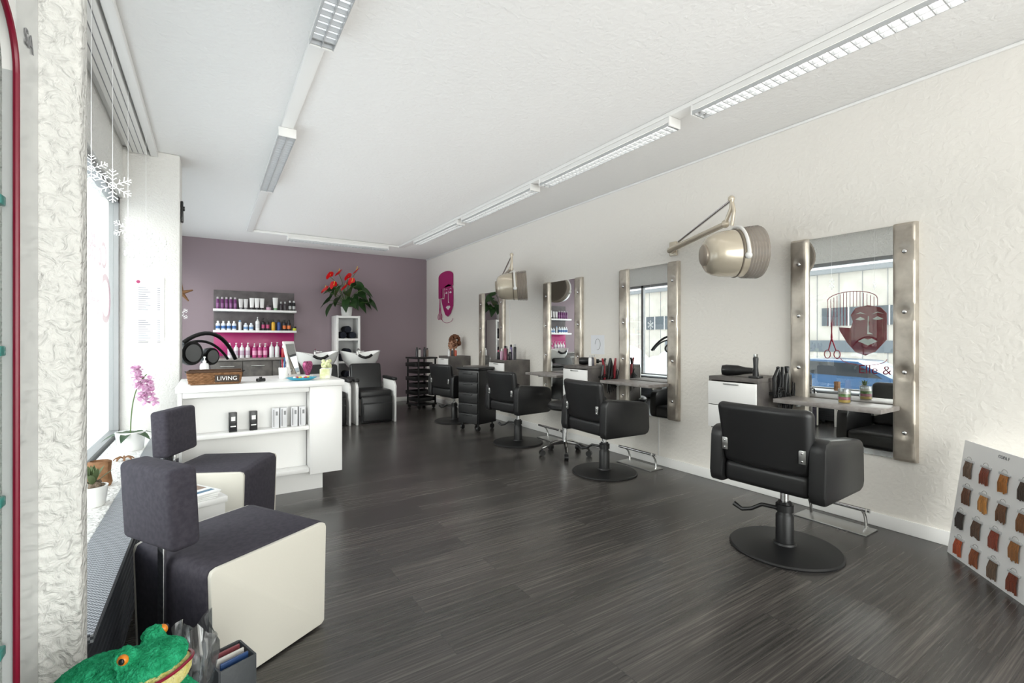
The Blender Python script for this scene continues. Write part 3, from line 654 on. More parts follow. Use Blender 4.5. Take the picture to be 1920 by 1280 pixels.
for i, px in enumerate((.415, .545)):
    for j in (0, 1):
        f = thing('product_box', ('left ' if j == 0 else 'right ')+'white carton of the '+('pair mid ledge' if i == 0 else 'pair beside the end block')+' on the desk front', 'box', (px+j*.052, 3.95, LE), -.15+.2*j)
        obj('carton', MB().box((0, 0, .075), (.046, .04, .15), .002), cm('#d8d8db'), f)
        obj('printed_stripe', MB().box((-.012, -.0212, .075), (.006, .001, .13)), GREYT, f); obj('printed_mark', MB().box((.008, -.0212, .11), (.014, .001, .03)), GREYT, f)
DT = .876
t = thing('wicker_basket', 'brown wicker basket with a small dark lettered sign, at the left end of the desk', 'basket', (.03, 4.02, DT), -.05)
W2, D2, HH = .15, .09, .085; m = MB()
m.box((0, 0, .006), (2*W2-.01, 2*D2-.01, .012), .002)
for lv in range(7):
    zz = .012+lv*.011; k = 1+.08*lv/7; pts = []
    for i in range(72):
        a = i/72.0*4; sd_ = int(a); q = a-sd_; wob = .004*(1 if (i+lv) % 2 else -1)
        x_, y_ = [(-W2+2*W2*q, -D2-wob), (W2+wob, -D2+2*D2*q), (W2-2*W2*q, D2+wob), (-W2-wob, D2-2*D2*q)][sd_]
        pts.append((x_*k, y_*k, zz))
    m.tube(pts, .0062, 6, True)
obj('woven_body', m, WICK, t)
m = MB(); m.tube([(-W2*1.09, -D2*1.09, HH+.006), (W2*1.09, -D2*1.09, HH+.006), (W2*1.09, D2*1.09, HH+.006), (-W2*1.09, D2*1.09, HH+.006)], .008, 8, True); obj('rim', m, mat('dark_wicker', '#4a3322', .8), t)
sg = obj('sign_board', MB().box((.075, -D2-.024, .042), (.15, .006, .05), .002), mat('dark_sign', '#3a2d24', .7), t)
o = bpy.data.objects.new('lettering', text_mesh('LIVING', .04, frame((.075, -D2-.0278, .042), (1, 0, 0), (0, 0, 1)), PAPER)); C.objects.link(o); o.parent = sg
for s in (-1, 1): obj('handle', MB().tube(bez((s*(W2+.016), -.04, .08), (s*(W2+.05), 0, .10), (s*(W2+.016), .04, .08), 6), .005), BMET, t)
bottle('pump', .03, .19, '#e9eaea', '#f4f4f4', (-.04, 4.30, DT), 'white pump dispenser behind the wicker basket on the desk', None)
t = thing('table_mirror', 'small white framed table mirror standing tilted on the desk', 'mirror', (.60, 4.32, DT), .95)
E_ = Euler((-.2, 0, 0))
obj('frame_board', MB().box((0, .03, .155), (.17, .015, .30), .004, rot=E_), WHITE, t); obj('mirror_glass', MB().box((0, .021, .153), (.14, .003, .26), rot=E_), MIRROR, t)
obj('easel_leg', MB().tube([(0, .06, .22), (0, .13, .006)], .006), STEEL, t)
t = thing('glitter_ornament', 'magenta heart-shaped ornament standing beside the table mirror on the desk', 'ornament', (.69, 4.26, DT), .8)
hp = [(.05*(16*math.sin(a)**3)/16, .06*(13*math.cos(a)-5*math.cos(2*a)-2*math.cos(3*a)-math.cos(4*a))/14+.085) for a in [2*PI*i/28 for i in range(28)]]
obj('heart', MB().prism(hp, .03, frame((0, .015, 0), (1, 0, 0), (0, 0, 1)), .004), mat('magenta_glitter', '#6d1644', .35, .4, var=('#c86a9a', 120)), t)
obj('foot', MB().box((0, 0, .008), (.07, .05, .016), .003), WHITE, t)
t = thing('pen_cup', 'white cup holding pens on the desk behind the turquoise dish', 'pen cup', (.50, 4.22, DT)); obj('cup', MB().lathe([(.03, 0), (.034, .005), (.036, .09), (.032, .09), (.03, .01), (0, .01)]), CERAM, t)
for i, c_ in enumerate(('#23242a', '#b3123c', '#2c5a9a', '#d8d8d8')): obj('pen', MB().tube([(.01*(i-1.5), .004*(i % 2), .012), (.018*(i-1.5), .015*(i % 2)-.01, .15+.01*(i % 3))], .0045, 6), cm(c_), t)
t = thing('blue_bowl', 'shallow turquoise dish at the front edge of the desk', 'dish', (.60, 3.98, DT)); obj('dish', MB().lathe([(.06, 0), (.09, .008), (.115, .022), (.108, .022), (.08, .012), (0, .010)], sc=(1, .75)), cm('#2aa6c4'), t)
for i in range(6): solo('wrapped_sweet', MB().sph((0, 0, 0), (.013, .010, .009), 8, 6), cm(('#e8e8e8', '#c23b4b', '#d8c14a')[i % 3]), 'small wrapped sweet lying in the turquoise dish', 'sweet', 'sweets in the turquoise dish', (.55+.02*i, 3.975+.02*(i % 2), DT+.021))
t = thing('potted_flower', 'small white pot of pale flowers at the right end of the desk', 'plant', (.82, 4.15, DT)); obj('pot', MB().lathe([(.035, 0), (.045, .08), (.04, .08), (.036, .07), (0, .07)]), CERAM, t)
m = MB()
for i in range(14): a = random.uniform(0, 6.28); m.sph((.03*math.cos(a), .03*math.sin(a), .09+random.uniform(0, .05)), .016, 8, 6)
obj('blossom', m, mat('cream_petal', '#efe9c8', .7, var=('#b9c78a', 60)), t)
solo('candle_block', MB().box((0, 0, .04), (.07, .05, .08), .006), mat('lime_candle', '#cfd29a', .5, var=('#eceddd', 20)), 'pale lime candle block beside the flower pot on the desk', 'candle', None, (.78, 4.02, DT))
m = MB(); m.box((0, 0, .012), (.06, .035, .024), .006); m.cyl((.0, 0, .022), (0, 0, .036), .010); solo('desk_stapler', m, BPL, 'small dark object lying near the wicker basket on the desk', 'desk accessory', None, (.32, 4.02, DT), .4)
# ================================================================ WAITING SEATS
def make_seat(label, loc, rz):
    t = thing('waiting_chair', label, 'chair', loc, rz, 'aubergine and cream waiting chairs')
    poly = [(-.21, .0), (.21, .0), (.232, .02), (.245, .40), (.236, .428), (.205, .438), (-.205, .438), (-.236, .428), (-.245, .40), (-.232, .02)]
    obj('upholstered_body', MB().prism(poly, .44, XZ(-.22), .007), PURPLE, t)
    side = [(-.215, .008), (.215, .008), (.230, .018), (.240, .408), (.234, .424), (.215, .431), (-.215, .431), (-.234, .424), (-.240, .408), (-.230, .018)]
    for s in (-1, 1): obj('side_panel', MB().prism(side, .020, XZ(.220 if s > 0 else -.240), .005), CREAM, t)
    obj('back_post', MB().box((-.262, 0, .34), (.012, .035, .46), .002), CHROME, t)
    obj('post_bracket', MB().box((-.252, 0, .12), (.016, .05, .03), .002), CHROME, t)
    obj('backrest', MB().box((-.27, 0, .635), (.095, .31, .275), .022, 4, rot=Euler((0, -.05, 0))), PURPLE, t)
    return t
make_seat('aubergine and cream cube chair nearest the camera, behind the green plush frog', (.082, 2.165, 0), math.radians(31))
make_seat('aubergine and cream cube chair beside the reception desk', (.055, 3.42, 0), math.radians(-27))
t = thing('side_table', 'low white side table between the two cube chairs', 'table', (-.06, 2.85, 0), .3)
obj('tabletop', MB().box((0, 0, .385), (.22, .20, .03), .004), WHITE, t)
for s in (-1, 1): obj('side_panel', MB().box((0, s*.08, .185), (.20, .02, .37)), WHITE, t)
for i in range(4):
    m = MB(); m.box((0, 0, .004), (.13, .19, .007), .001); m.mi = 1; m.box((.0, .04, .0078), (.10, .08, .0006)); m.mi = 2; m.box((0, -.05, .0078), (.10, .03, .0006))
    solo('brochure', m, [PAPER, cm('#8f7766'), cm('#3f6f8f')], ('topmost brochure with a photo cover on the low white table' if i == 3 else 'brochure in the short stack under the topmost one on the white table'), 'brochure', 'brochures on the low table', (-.06, 2.85, .4005+i*.0085), .2+.12*i)
# ================================================================ FROG, STOOL, BASKET
t = thing('white_pouf', 'low white cube stool under the green plush frog', 'stool', (-.17, 1.17, 0)); obj('cushion', MB().box((0, 0, .41), (.20, .24, .06), .02, 3), CREAM, t); obj('cube_body', MB().box((0, 0, .19), (.19, .23, .38), .006), WHITE, t)
def plush(name, a, b_):
    m = mat(name, a, 1.0, bump=(190, 1, .012), var=(b_, 60)); p = m.node_tree.nodes['Principled BSDF']
    p.inputs['Specular IOR Level'].default_value = .08; p.inputs['Sheen Weight'].default_value = .7; p.inputs['Sheen Tint'].default_value = lin(b_); return m
GREEN = plush('green_plush', '#1c8a5a', '#38b482'); YPL = plush('yellow_plush', '#d6c766', '#e6dfa0'); ORG = mat('orange_eye', '#d9801e', .3)
fg = thing('plush_frog', 'green plush frog with cream chin and orange eyes at the bottom left', 'plush toy', (-.155, 1.20, .442), -.62)
m = MB(); m.sph((-.045, 0, .060), (.095, .075, .062), rot=Euler((0, -.35, 0))); m.sph((.070, 0, .124), (.064, .058, .032), rot=Euler((0, -.22, 0))); m.sph((.02, 0, .09), (.065, .055, .05))
for s in (-1, 1):
    m.sph((.045, s*.034, .150), .021); m.sph((-.06, s*.07, .04), (.062, .032, .04)); m.tube([(.03, s*.055, .06), (.07, s*.075, .025), (.12, s*.06, .012)], [.020, .017, .016], 10); m.tube([(-.07, s*.085, .02), (-.01, s*.10, .014), (.04, s*.10, .012)], [.02, .015, .018], 10)
b = obj('body', m, GREEN, fg); rm = b.modifiers.new('r', 'REMESH'); rm.mode = 'VOXEL'; rm.voxel_size = .003; rm.use_smooth_shade = True; sm = b.modifiers.new('s', 'SMOOTH'); sm.iterations = 8
tex = bpy.data.textures.new('fluff', 'CLOUDS'); tex.noise_scale = .006; tex.noise_depth = 2
dm = b.modifiers.new('d', 'DISPLACE'); dm.texture = tex; dm.strength = .007; dm.mid_level = .5
c_ = obj('chin', MB().sph((.072, 0, .093), (.068, .062, .036), 48, 32, rot=Euler((0, -.22, 0))), YPL, fg)
dm = c_.modifiers.new('d', 'DISPLACE'); dm.texture = tex; dm.strength = .004; dm.mid_level = .5
obj('belly', MB().sph((.050, 0, .055), (.058, .054, .048)), YPL, fg)
obj('mouth_line', MB().tube([(.070+.070*math.cos(a), .063*math.sin(a), .108+.014*math.cos(a)-.006*abs(math.sin(a))) for a in [-1.7+3.4*i/18 for i in range(19)]], .0032, 6), RED, fg)
for s in (-1, 1):
    e = obj('eye', MB().sph((.054, s*.047, .156), (.010, .008, .010)), ORG, fg); obj('pupil', MB().sph((.057, s*.0535, .157), (.0055, .004, .006), 10, 8), BPL, e)
t = thing('magazine_basket', 'small dark grey bin of brochures beside the plush frog at the bottom edge', 'basket', (.045, 1.50, 0), .35)
DGB = mat('dark_grey_bin', '#3d4043', .5, bump=(80, .4, .003)); m = MB()
for s in (-1, 1): m.box((s*.045, 0, .165), (.006, .10, .33), .002); m.box((0, s*.05, .165), (.09, .006, .33), .002)
m.box((0, 0, .006), (.09, .10, .012)); obj('bin_body', m, DGB, t)
for i, (cc, nm_) in enumerate((('#2a4470', 'dark blue'), ('#c9c6bf', 'cream'), ('#7a3a40', 'red'))):
    solo('magazine', MB().box((0, 0, .160), (.07, .006, .32), .001), cm(cc), '%s brochure standing in the dark grey bin' % nm_, 'magazine', None, (.045-.009*(i-1), 1.50+.024*(i-1), .0135), .35)
m = MB(); rp = random.Random(5); b_ = bmesh.new(); rings = []; seg = 40
for j in range(19):
    zz = .005+.47*j/18; rg = []
    for i in range(seg):
        a = 2*PI*i/seg; r = (.034+.010*math.sin(j*.5))*(1+.22*math.sin(a*5+j*.6)+.12*math.sin(a*11-j))+rp.uniform(-.002, .002)
        rg.append(b_.verts.new((r*math.cos(a), r*math.sin(a), zz+(.02*math.sin(a*3) if j == 18 else 0))))
    rings.append(rg)
for A, D in zip(rings, rings[1:]):
    for i in range(seg): b_.faces.new((A[i], A[(i+1) % seg], D[(i+1) % seg], D[i]))
m.merge(b_); solo('plastic_wrap', m, glass('crinkled_plastic', '#e6ebee', .5, .12), 'crumpled clear plastic sleeve standing between frog and grey bin', 'plastic bag', None, (-.035, 1.425, .0), .1)
# ================================================================ SHOWCASE at the far left
t = thing('display_cabinet', 'white display cabinet with rounded red edging and glass shelves at the left edge', 'cabinet', (-.5, 1.1, 0))
obj('front_fascia', MB().bx(-.35, -.33, 1.335, 1.478, 0, 2.6), mat('glossy_white_panel', '#c4c6c6', .12, coat=.5), t, True)
obj('top_fascia', MB().bx(-.35, -.331, .71, 1.335, 1.86, 2.6), WHITE, t, True)
m = MB(); R = .12; cy, cz = 1.335-R, 1.86-R
poly = [(1.335, 1.86), (1.335, cz)]+[(cy+R*math.cos(a), cz+R*math.sin(a)) for a in [PI/2*i/8 for i in range(1, 8)]]+[(cy, 1.86)]
m.prism(poly, .019, frame((-.35, 0, 0), (0, 1, 0), (0, 0, 1))); obj('corner_fillet', m, WHITE, t, True)
pts = [(-.328, 1.328, .03), (-.328, 1.328, cz)]+[(-.328, cy-.007+R*math.cos(a), cz-.007+R*math.sin(a)) for a in [PI/2*i/10 for i in range(11)]]+[(-.328, .75, cz-.007+R)]
obj('red_edging', MB().tube(pts, .0055, 8), RED, t, True)
obj('back_panel', MB().bx(-.69, -.67, .71, 1.478, 0, 2.6), mat('pale_grey_back', '#d4d6d6', .4), t, True)  # back panel in its own plain pale grey
for z0 in (.59, .885, 1.18, 1.475):
    obj('glass_shelf', MB().bx(-.665, -.345, .72, 1.30, z0, z0+.01), TEAL, t, True)
    obj('shelf_clip', MB().box((-.35, 1.305, z0-.004), (.02, .03, .02), .003), mat('teal_clip', '#3d8f86', .3), t, True)
letters('SA', .05, frame((-.3285, 1.41, 1.84), (0, 1, 0), (0, 0, 1)), GREYT, t)
# ================================================================ SILL OBJECTS
SZ = .4505
def orchid(loc, label, r, h, flowers, lean, seed, spike=.4):
    rs = random.Random(seed); t = thing('orchid_pot', label, 'plant', loc)
    obj('pot', MB().lathe([(r*.8, 0), (r*.85, .006), (r, h*.9), (r*1.03, h), (r*.94, h), (r*.9, h*.88), (0, h*.85)]), CERAM, t)
    m = MB()
    for i in range(6): leaf(m, (0, 0, h*.86), i*1.05+.3, .35, r*2.0, r*.7, .55, heart=False)
    obj('leaf_cluster', m, LEAF, t)
    top = Vector((lean[0], lean[1], h+spike)); obj('flower_stem', MB().tube(bez((0, 0, h*.86), (0, 0, h+spike*.8), top, 10), .0035, 6), STEM, t)
    for i in range(flowers):
        q = i/max(1, flowers-1); c = Vector((lean[0]*(.6+.7*q)+rs.uniform(-.04, .04), lean[1]*(.6+.7*q)+rs.uniform(-.05, .05), h+spike*(1.0-.45*q)+rs.uniform(-.05, .06)))
        m = MB()
        for k in range(5): a = 2*PI*k/5+rs.uniform(0, 1); leaf(m, c, -PI/2+math.cos(a)*.9, math.sin(a)*1.2, .036, .034, .1, 4, False)
        m.sph(c, .007, 8, 6); obj('blossom', m, ORCH, t)
orchid((-.455, 4.05, SZ), 'white pot with a pink orchid spray on the sill beside the column', .082, .125, 22, (.085, .02), 1, .38)
t = thing('succulent_pot', 'small white pot with a dark spiky plant, nearest on the sill', 'plant', (-.445, 2.78, SZ)); obj('pot', MB().lathe([(.04, 0), (.045, .006), (.055, .09), (.048, .09), (.045, .08), (0, .08)]), CERAM, t)
m = MB()
for i in range(12): leaf(m, (0, 0, .085), i*.53, .9+.3*(i % 3), .12, .026, .2, 5, False)
obj('leaf_cluster', m, mat('olive_leaf', '#5b6b46', .6), t)
m = MB()
for i in range(30): a = random.uniform(0, 6.28); m.sph((.035*math.cos(a)*random.random(), .035*math.sin(a), .085+random.uniform(0, .015)), .010, 6, 5)
obj('gravel', m, mat('grey_bark', '#77695a', .9), t)
m = MB(); m.lathe([(.045, 0), (.052, .02), (.045, .07), (.05, .125), (.04, .13), (.035, .10), (0, .09)], seg=9, sc=(1, .8)); solo('wooden_candle_holder', m, WICK, 'rough wooden candle holder on the sill behind the small white pot', 'candle holder', None, (-.475, 3.13, SZ))
m = MB()
for i in range(16): a = i*.8; m.tube(bez((0, 0, .01), (.03*math.cos(a), .03*math.sin(a), .035), (.05*math.cos(a), .05*math.sin(a), .006), 4), .003, 5)
solo('twig_decoration', m, WICK, 'little dried twig star lying on the sill by the orchid', 'decoration', None, (-.45, 3.72, SZ))
def flake(R, loc, label, rz=0.0, k_=.028):
    t = thing('snowflake_ornament', label, 'ornament', loc, rz, 'white snowflakes hanging in the window')
    m = MB(); rr = R*k_; top = CEIL-.001
    for k in range(6):
        a = PI/6+PI/3*k; d = Vector((math.cos(a), 0, math.sin(a))); m.tube([(0, 0, 0), d*R], rr, 6)
        for q, l in ((.35, .22), (.6, .3), (.82, .18)):
            for s in (-1, 1): e = Vector((math.cos(a+s*.9), 0, math.sin(a+s*.9))); m.tube([d*R*q, d*R*q+e*R*l], rr*.9, 6); m.sph(d*R*q+e*R*l, rr*1.5, 6, 5)
        m.sph(d*R, rr*1.7, 8, 6)
    m.tube([(R*.2*math.cos(a), 0, R*.2*math.sin(a)) for a in [PI/3*i for i in range(6)]], rr, 6, True)
    obj('flake', m, FLAKE, t); obj('thread', MB().tube([(0, 0, R), (0, 0, top-loc[2])], .0011, 5), FLAKE, t)
flake(.085, (-.43, 3.18, 2.0), 'white snowflake hanging upper left of three close ones by the window')
flake(.075, (-.43, 3.72, 1.88), 'small white snowflake between two larger ones by the window')
flake(.14, (-.405, 4.40, 1.88), 'largest white snowflake, in front of the column above the price list', .4, .045)
flake(.06, (-.43, 2.66, 1.93), 'white snowflake nearest the camera, half hidden at the column edge')
flake(.09, (-.30, 6.4, 1.48), 'small far snowflake beyond the column, behind the desk')
m = MB()
for k in range(5): a = 2*PI*k/5+PI/2; m.tube([(0, 0, 0), (.10*math.cos(a), 0, .10*math.sin(a))], [.022, .006], 6)
m.tube([(0, 0, .1), (0, 0, 1.109)], .0015, 5); solo('wicker_star', m, WICK, 'brown star ornament hanging beyond the column', 'ornament', None, (-.245, 5.7, 1.66))
t = thing('price_list', 'white printed price list on the column behind the orchid', 'poster', (-.42, 4.89, 1.2))
obj('sheet', MB().bx(-.53, -.33, 4.890, 4.8995, 1.18, 1.72), SHEET, t, True)
m = MB()
for k in range(2):
    z0 = 1.62-.27*k
    for i in range(11): m.bx(-.50, -.50+(.05+.03*((i*7) % 3)/2), 4.888, 4.8898, z0-i*.018, z0-i*.018+.005); m.bx(-.375, -.355, 4.888, 4.8898, z0-i*.018, z0-i*.018+.005)
obj('printed_lines', m, mat('pale_print', '#98989c', .8), t, True)
obj('emblem', MB().cyl((-.50, 4.887, 1.67), (-.50, 4.8898, 1.67), .013), mat('pink_emblem', '#b03a6c', .6), t, True)
m = MB(); m.box((.0, 0, .0), (.02, .06, .18), .006); m.cyl((.008, 0, .03), (.02, 0, .03), .02); solo('wall_speaker', m, BPL, 'small black device fixed high on the side of the far column', 'speaker', None, (-.209, 4.96, 2.30))
# ================================================================ RIGHT WALL EXTRAS
pl = thing('wall_plaque', 'magenta wall plaque of a face with comb and scissors by the mauve wall', 'plaque', (XR-.02, 7.75, 1.55))
logo(pl, (XR-.012, 8.08, 1.50), (0, -1, 0), (0, 0, 1), .62, MAG, WHITE, th=.012, solid=True)
t = thing('wall_sketch', 'small sketch sheet on the wall above the second wall cabinet', 'poster', (XR-.004, 3.85, 1.05))
obj('sheet', MB().bx(XR-.004, XR, 3.72, 3.93, 1.03, 1.24), SHEET, t, True); m = MB(); m.tube([(XR-.006, 3.82+.04*math.cos(a), 1.14+.06*math.sin(a)) for a in [5*i/12 for i in range(13)]], .002, 5); obj('drawing', m, GREYT, t, True)
for y, lb in ((2.98, 'thin white cable duct on the wall near the second mirror'), (5.62, 'thin white cable duct on the wall below the far hood dryer')):
    solo('cable_duct', MB().bx(XR-.008, XR, y, y+.012, .086, 1.95 if y > 5 else .45, .002), WHITEM, lb, 'cable duct')
# swatch board
t = thing('hair_swatch_board', 'white board of hair colour swatches leaning at the lower right', 'swatch board', (3.49, .88, 0), math.atan2(-.37, -.42))
W, HB = .80, .64; tilt = .13
Mb = Matrix(((1, 0, 0, 0), (0, math.sin(tilt), -math.cos(tilt), 0), (0, math.cos(tilt), math.sin(tilt), 0), (0, 0, 0, 1)))
obj('board', MB().prism([(0, 0), (W, 0), (W, HB), (0, HB)], .010, Mb @ Matrix.Translation((0, 0, -.010))), mat('bright_card', '#fcfcfc', .5), t)
cols = ['#5d4a3a', '#3a2c24', '#5c3a26', '#70482a', '#2a211d', '#87592f', '#9c4420', '#6a301c', '#8c602e', '#a87438', '#86807b', '#503a2c', '#3c271e', '#7a4020', '#96602a', '#a09892', '#5e3c24', '#744a20', '#7a3420', '#453428']
def hairmat(h, h2):
    return mat('hair_'+h[1:], h, .35, 0, var=(h2, 3), stretch=(60, 60, 1.5), coat=.2, bump=(50, .5, .003))
lt = lambda h: '#%02x%02x%02x' % tuple(min(255, int(int(h[i:i+2], 16)*1.35+8)) for i in (1, 3, 5))
k = 0
for r_ in range(4):
    for c_ in range(6):
        x = .07+c_*.13+(.02 if r_ % 2 else 0); y = .535-r_*.142
        m = MB(); rw_ = random.Random(k)
        for q in range(11):
            o_ = (q-5)/5.0; x0 = x+o_*.022; x1 = x+o_*.029+rw_.uniform(-.002, .002); L = .088+rw_.uniform(-.006, .006)
            p0 = Mb @ Vector((x0, y, .007)); p1 = Mb @ Vector(((x0+x1)/2, y-L*.5, .012)); p2 = Mb @ Vector((x1, y-L, .006))
            m.tube([p0, p1, p2], [.0030, .0040, .0028], 6)
        h = cols[(k*7) % 20]; o = obj('hair_swatch', m, hairmat(h, lt(h)), t); k += 1
        m2 = MB(); m2.prism([(x-.034, y-.004), (x+.034, y-.004), (x+.034, y+.008), (x-.034, y+.008)], .012, Mb, .002)
        obj('clip', m2, mat('clear_clip_white', '#dfe0e2', .15, alpha=.75) if k == 1 else bpy.data.materials['clear_clip_white'], o)
        obj('hook', MB().tube([Mb @ Vector((x+.018*math.cos(a), y+.010+.014*math.sin(a), .008)) for a in [PI*i/8 for i in range(9)]], .0013, 6), STEEL, o)
letters('COPA F', .022, Mb @ Matrix.Translation((.30, .612, .0012)), GREYT, t, False)
# ================================================================ STATION CLUTTER
def hairdryer(loc, rz, label):
    t = thing('hair_dryer', label, 'hair dryer', loc, rz)
    obj('barrel', MB().lathe([(.022, -.13), (.026, -.08), (.038, -.03), (.042, .05), (.036, .08), (.02, .085)], M=Matrix.Translation((0, 0, .042)) @ Matrix.Rotation(PI/2, 4, 'Y')), BPL, t)
    obj('handle', MB().tube([(.03, -.02, .03), (.04, -.10, .02), (.05, -.14, .02)], [.018, .017, .015], 10), BPL, t)
    obj('nozzle', MB().box((-.145, 0, .042), (.04, .055, .016), .004), BPL, t)
hairdryer((3.33, 2.06, CT), 2.0, 'black hair dryer lying on the nearest wall cabinet')
hairdryer((3.40, 3.78, CT), 2.2, 'black hair dryer on the second wall cabinet from the camera')
t = thing('hair_clipper', 'black hair clipper standing upright at the edge of the nearest cabinet', 'clipper', (3.26, 1.85, CT)); obj('body', MB().lathe([(.02, 0), (.024, .02), (.018, .08), (.022, .14), (.018, .15)], sc=(1, .8)), BPL, t); obj('blade', MB().box((0, 0, .16), (.036, .014, .022), .002), STEEL, t); obj('charging_stand', MB().box((0, 0, .008), (.07, .07, .016), .004), BPL, t)
def irons(y, cols, label, seed):
    t = thing('iron_holder', label, 'styling irons', (3.44, y, .80)); rs = random.Random(seed)
    obj('holder_bar', MB().bx(-.10, .10, -.015, .026, 0, .02), BMET, t)
    for i in range(5):
        x = -.09+i*.045; c = cols[i % len(cols)]
        obj('curling_iron', MB().tube([(x, -.01, -.05), (x+rs.uniform(-.02, .02), -.015, .12), (x+rs.uniform(-.05, .05), -.02, .20)], [.012, .014, .010], 8), c, t)
    for i in range(5):
        pts = []; a0 = rs.uniform(0, 6)
        for j in range(22): q = j/21; pts.append((-.09+.18*q+.03*math.sin(a0+9*q), -.025-.008*i, .04-.19*math.sin(PI*q)*(.6+.3*rs.random())+.05*math.sin(a0+14*q)))
        obj('cable', MB().tube(pts, .0045, 6), BPL, t)
irons(1.775, [BPL], 'black styling irons with tangled cables hanging beside the nearest cabinet', 1)
irons(3.515, [BPL, cm('#8d2430'), BPL], 'black and red styling irons hanging beside the second cabinet', 2)
t = thing('candle_jar', 'small glass jar with coloured layers on the nearest shelf', 'candle', (3.42, 1.36, .7895)); obj('jar', MB().lathe([(.03, 0), (.036, .01), (.036, .09), (.033, .09), (.033, .07), (0, .07)]), CLEAR, t)
for i, c_ in enumerate(('#d8b33a', '#b9335a', '#6b9a3c', '#e8e2d2')): obj('wax_layer', MB().lathe([(.032, .004+i*.018), (.032, .020+i*.018)], seg=18), cm(c_), t)
gr = 'styling bottles on the third wall cabinet'
cl = [('can', .022, .19, '#7d3650', '#22222a'), ('bottle', .022, .14, '#26242a', '#c8c8c8'), ('can', .02, .21, '#2a2a2e', '#b0b0b0'), ('pump', .024, .17, '#ece9e9', '#222222'), ('bottle', .024, .15, '#c9a4ba', '#e8e8e8'), ('can', .022, .18, '#4a4348', '#9a9a9a'), ('jar', .03, .07, '#e8e4e2', '#2c2c2c'), ('can', .02, .20, '#8c7fa6', '#222222'), ('bottle', .022, .13, '#1c1c20', '#b04060')]
nm = ['maroon can', 'short black bottle with silver cap', 'tall slim black can', 'white pump bottle', 'pale pink bottle', 'dark grey can', 'squat white jar', 'lilac can', 'black bottle with pink cap']
for i, (c_, n_) in enumerate(zip(cl, nm)): bottle(*c_, (3.24+.075*(i % 4)+.02*(i//4), 5.18+.12*(i//3), CT), n_+' on the third wall cabinet', gr)
for i in range(4): bottle('can', .022, .17-.02*(i % 2), ('#2b2b30', '#c8c4c0', '#2b2b30', '#7a6a60')[i], '#1a1a1a', (3.0+.07*i, 7.68+.05*(i % 2), .886), ('%s can on top of the tray trolley' % ('leftmost black', 'pale', 'second black', 'brown')[i]), 'cans on the tray trolley')
for i in range(3): bottle('bottle', .02, .12, ('#e6e6e6', '#3c3c44', '#c2553e')[i], '#dddddd', (3.24+.06*i, 6.90, CT), ('%s bottle beside the mannequin head' % ('white', 'dark', 'orange')[i]), None)
for i in range(3): bottle('bottle', .018, .11, ('#e6e6e6', '#55525a', '#d0c0b0')[i], '#bbbbbb', (3.30+.05*i, 3.62+.02*i, CT), ('%s bottle on the second wall cabinet' % ('small white', 'small grey', 'small beige')[i]), None)
t = thing('mannequin_head', 'practice mannequin head with brown pinned-up curls on the farthest cabinet', 'mannequin head', (3.40, 7.08, CT))
SKIN = mat('mannequin_skin', '#a87c62', .6)
m = MB(); m.lathe([(.06, 0), (.055, .02), (.045, .06), (.05, .10)], seg=18); m.sph((0, 0, .19), (.082, .07, .105)); m.sph((-.075, 0, .165), (.018, .014, .02)); m.sph((-.05, 0, .115), (.035, .035, .025)); obj('head', m, SKIN, t)
m = MB(); rs = random.Random(8)
for i in range(60): a = rs.uniform(0, 6.28); e = rs.uniform(-.5, 1.5); m.sph((.03+.085*math.cos(a)*math.cos(e), .082*math.sin(a)*math.cos(e), .22+.11*math.sin(e)), rs.uniform(.02, .034), 8, 6)
obj('hair', m, mat('auburn_curls', '#56301a', .6, var=('#704224', 30), bump=(60, .8, .01)), t)
for s in (-1, 1): obj('eye', MB().sph((-.073, s*.028, .20), (.008, .010, .006), 8, 6), INK, t)
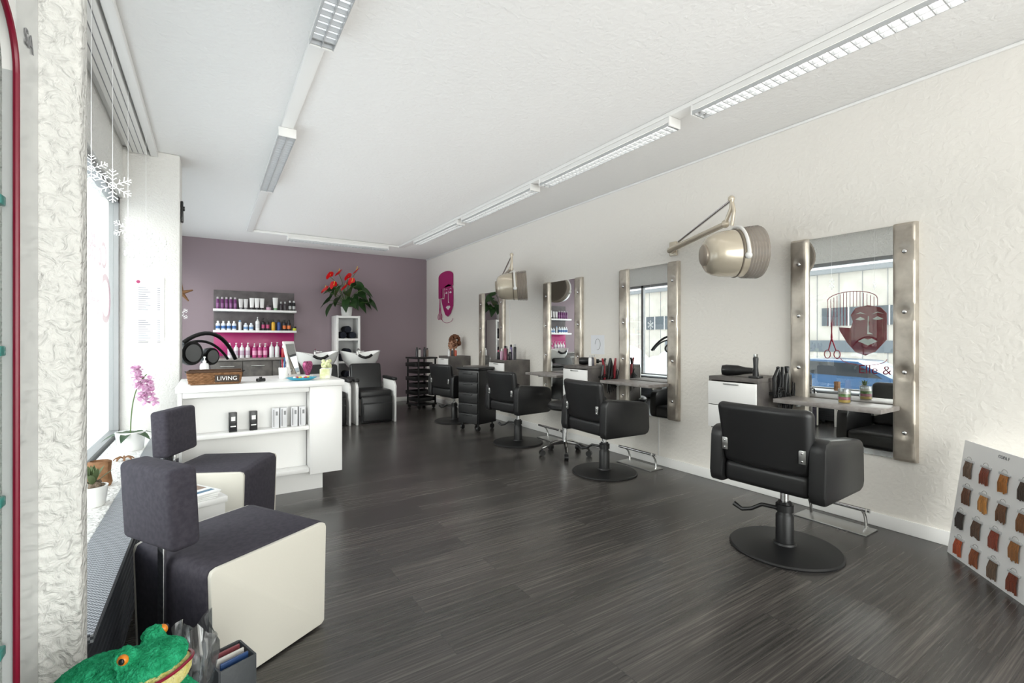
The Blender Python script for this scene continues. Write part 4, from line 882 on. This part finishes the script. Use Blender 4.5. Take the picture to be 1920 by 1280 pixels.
# ================================================================ LIGHT + WORLD + CAMERA
def sun(name, d, e, ang, col=(1, 1, 1)):
    l = bpy.data.lights.new(name, 'SUN'); l.energy = e; l.angle = math.radians(ang); l.color = col
    o = bpy.data.objects.new(name, l); C.objects.link(o); o.rotation_euler = Vector(d).to_track_quat('-Z', 'Y').to_euler()
sun('daylight_side', (1, .1, -.35), 3.2, 50, (1, .97, .93))
sun('daylight_front', (.12, 1, -.10), 4.0, 70, (1, .98, .95))
def area(name, loc, d, sx, sy, e, col=(1, 1, 1)):
    l = bpy.data.lights.new(name, 'AREA'); l.shape = 'RECTANGLE'; l.size = sx; l.size_y = sy; l.energy = e; l.color = col
    o = bpy.data.objects.new(name, l); C.objects.link(o); o.location = loc; o.rotation_euler = Vector(d).to_track_quat('-Z', 'Y').to_euler()
area('fill_behind_camera', (1.6, -1.9, 1.5), (0, 1, .25), 3.2, 1.6, 30, (1, .98, .95))  # added unseen fill, stands in for daylight from the shopfront
area('ceiling_bounce_fill', (1.7, 3.9, 2.0), (0, 0, 1), 2.8, 9.0, 26, (1, .985, .965))  # added unseen fill facing up, imitates light bounced onto the ceiling
wd = bpy.data.worlds.new('World'); bpy.context.scene.world = wd; wd.use_nodes = True
n = wd.node_tree.nodes; l = wd.node_tree.links; bg = n['Background']; bg.inputs['Strength'].default_value = 2.0
tc = n.new('ShaderNodeTexCoord'); sp = n.new('ShaderNodeSeparateXYZ'); rp_ = n.new('ShaderNodeValToRGB')
rp_.color_ramp.elements[0].position = .0; rp_.color_ramp.elements[0].color = (1, .98, .95, 1); rp_.color_ramp.elements[1].position = .8; rp_.color_ramp.elements[1].color = (.80, .88, 1, 1)
l.new(tc.outputs['Generated'], sp.inputs[0]); l.new(sp.outputs['Z'], rp_.inputs[0]); l.new(rp_.outputs[0], bg.inputs['Color'])
cd = bpy.data.cameras.new('Camera'); co = bpy.data.objects.new('Camera', cd); C.objects.link(co)
cd.sensor_width = 36; cd.lens = 36*F/1920; cd.shift_y = -5/1920; cd.clip_start = .02; cd.clip_end = 200
co.location = (0, 0, H); co.rotation_euler = (PI/2, 0, -TH); bpy.context.scene.camera = co
bpy.context.scene.view_settings.view_transform = 'Standard'
bpy.context.scene.view_settings.exposure = .42
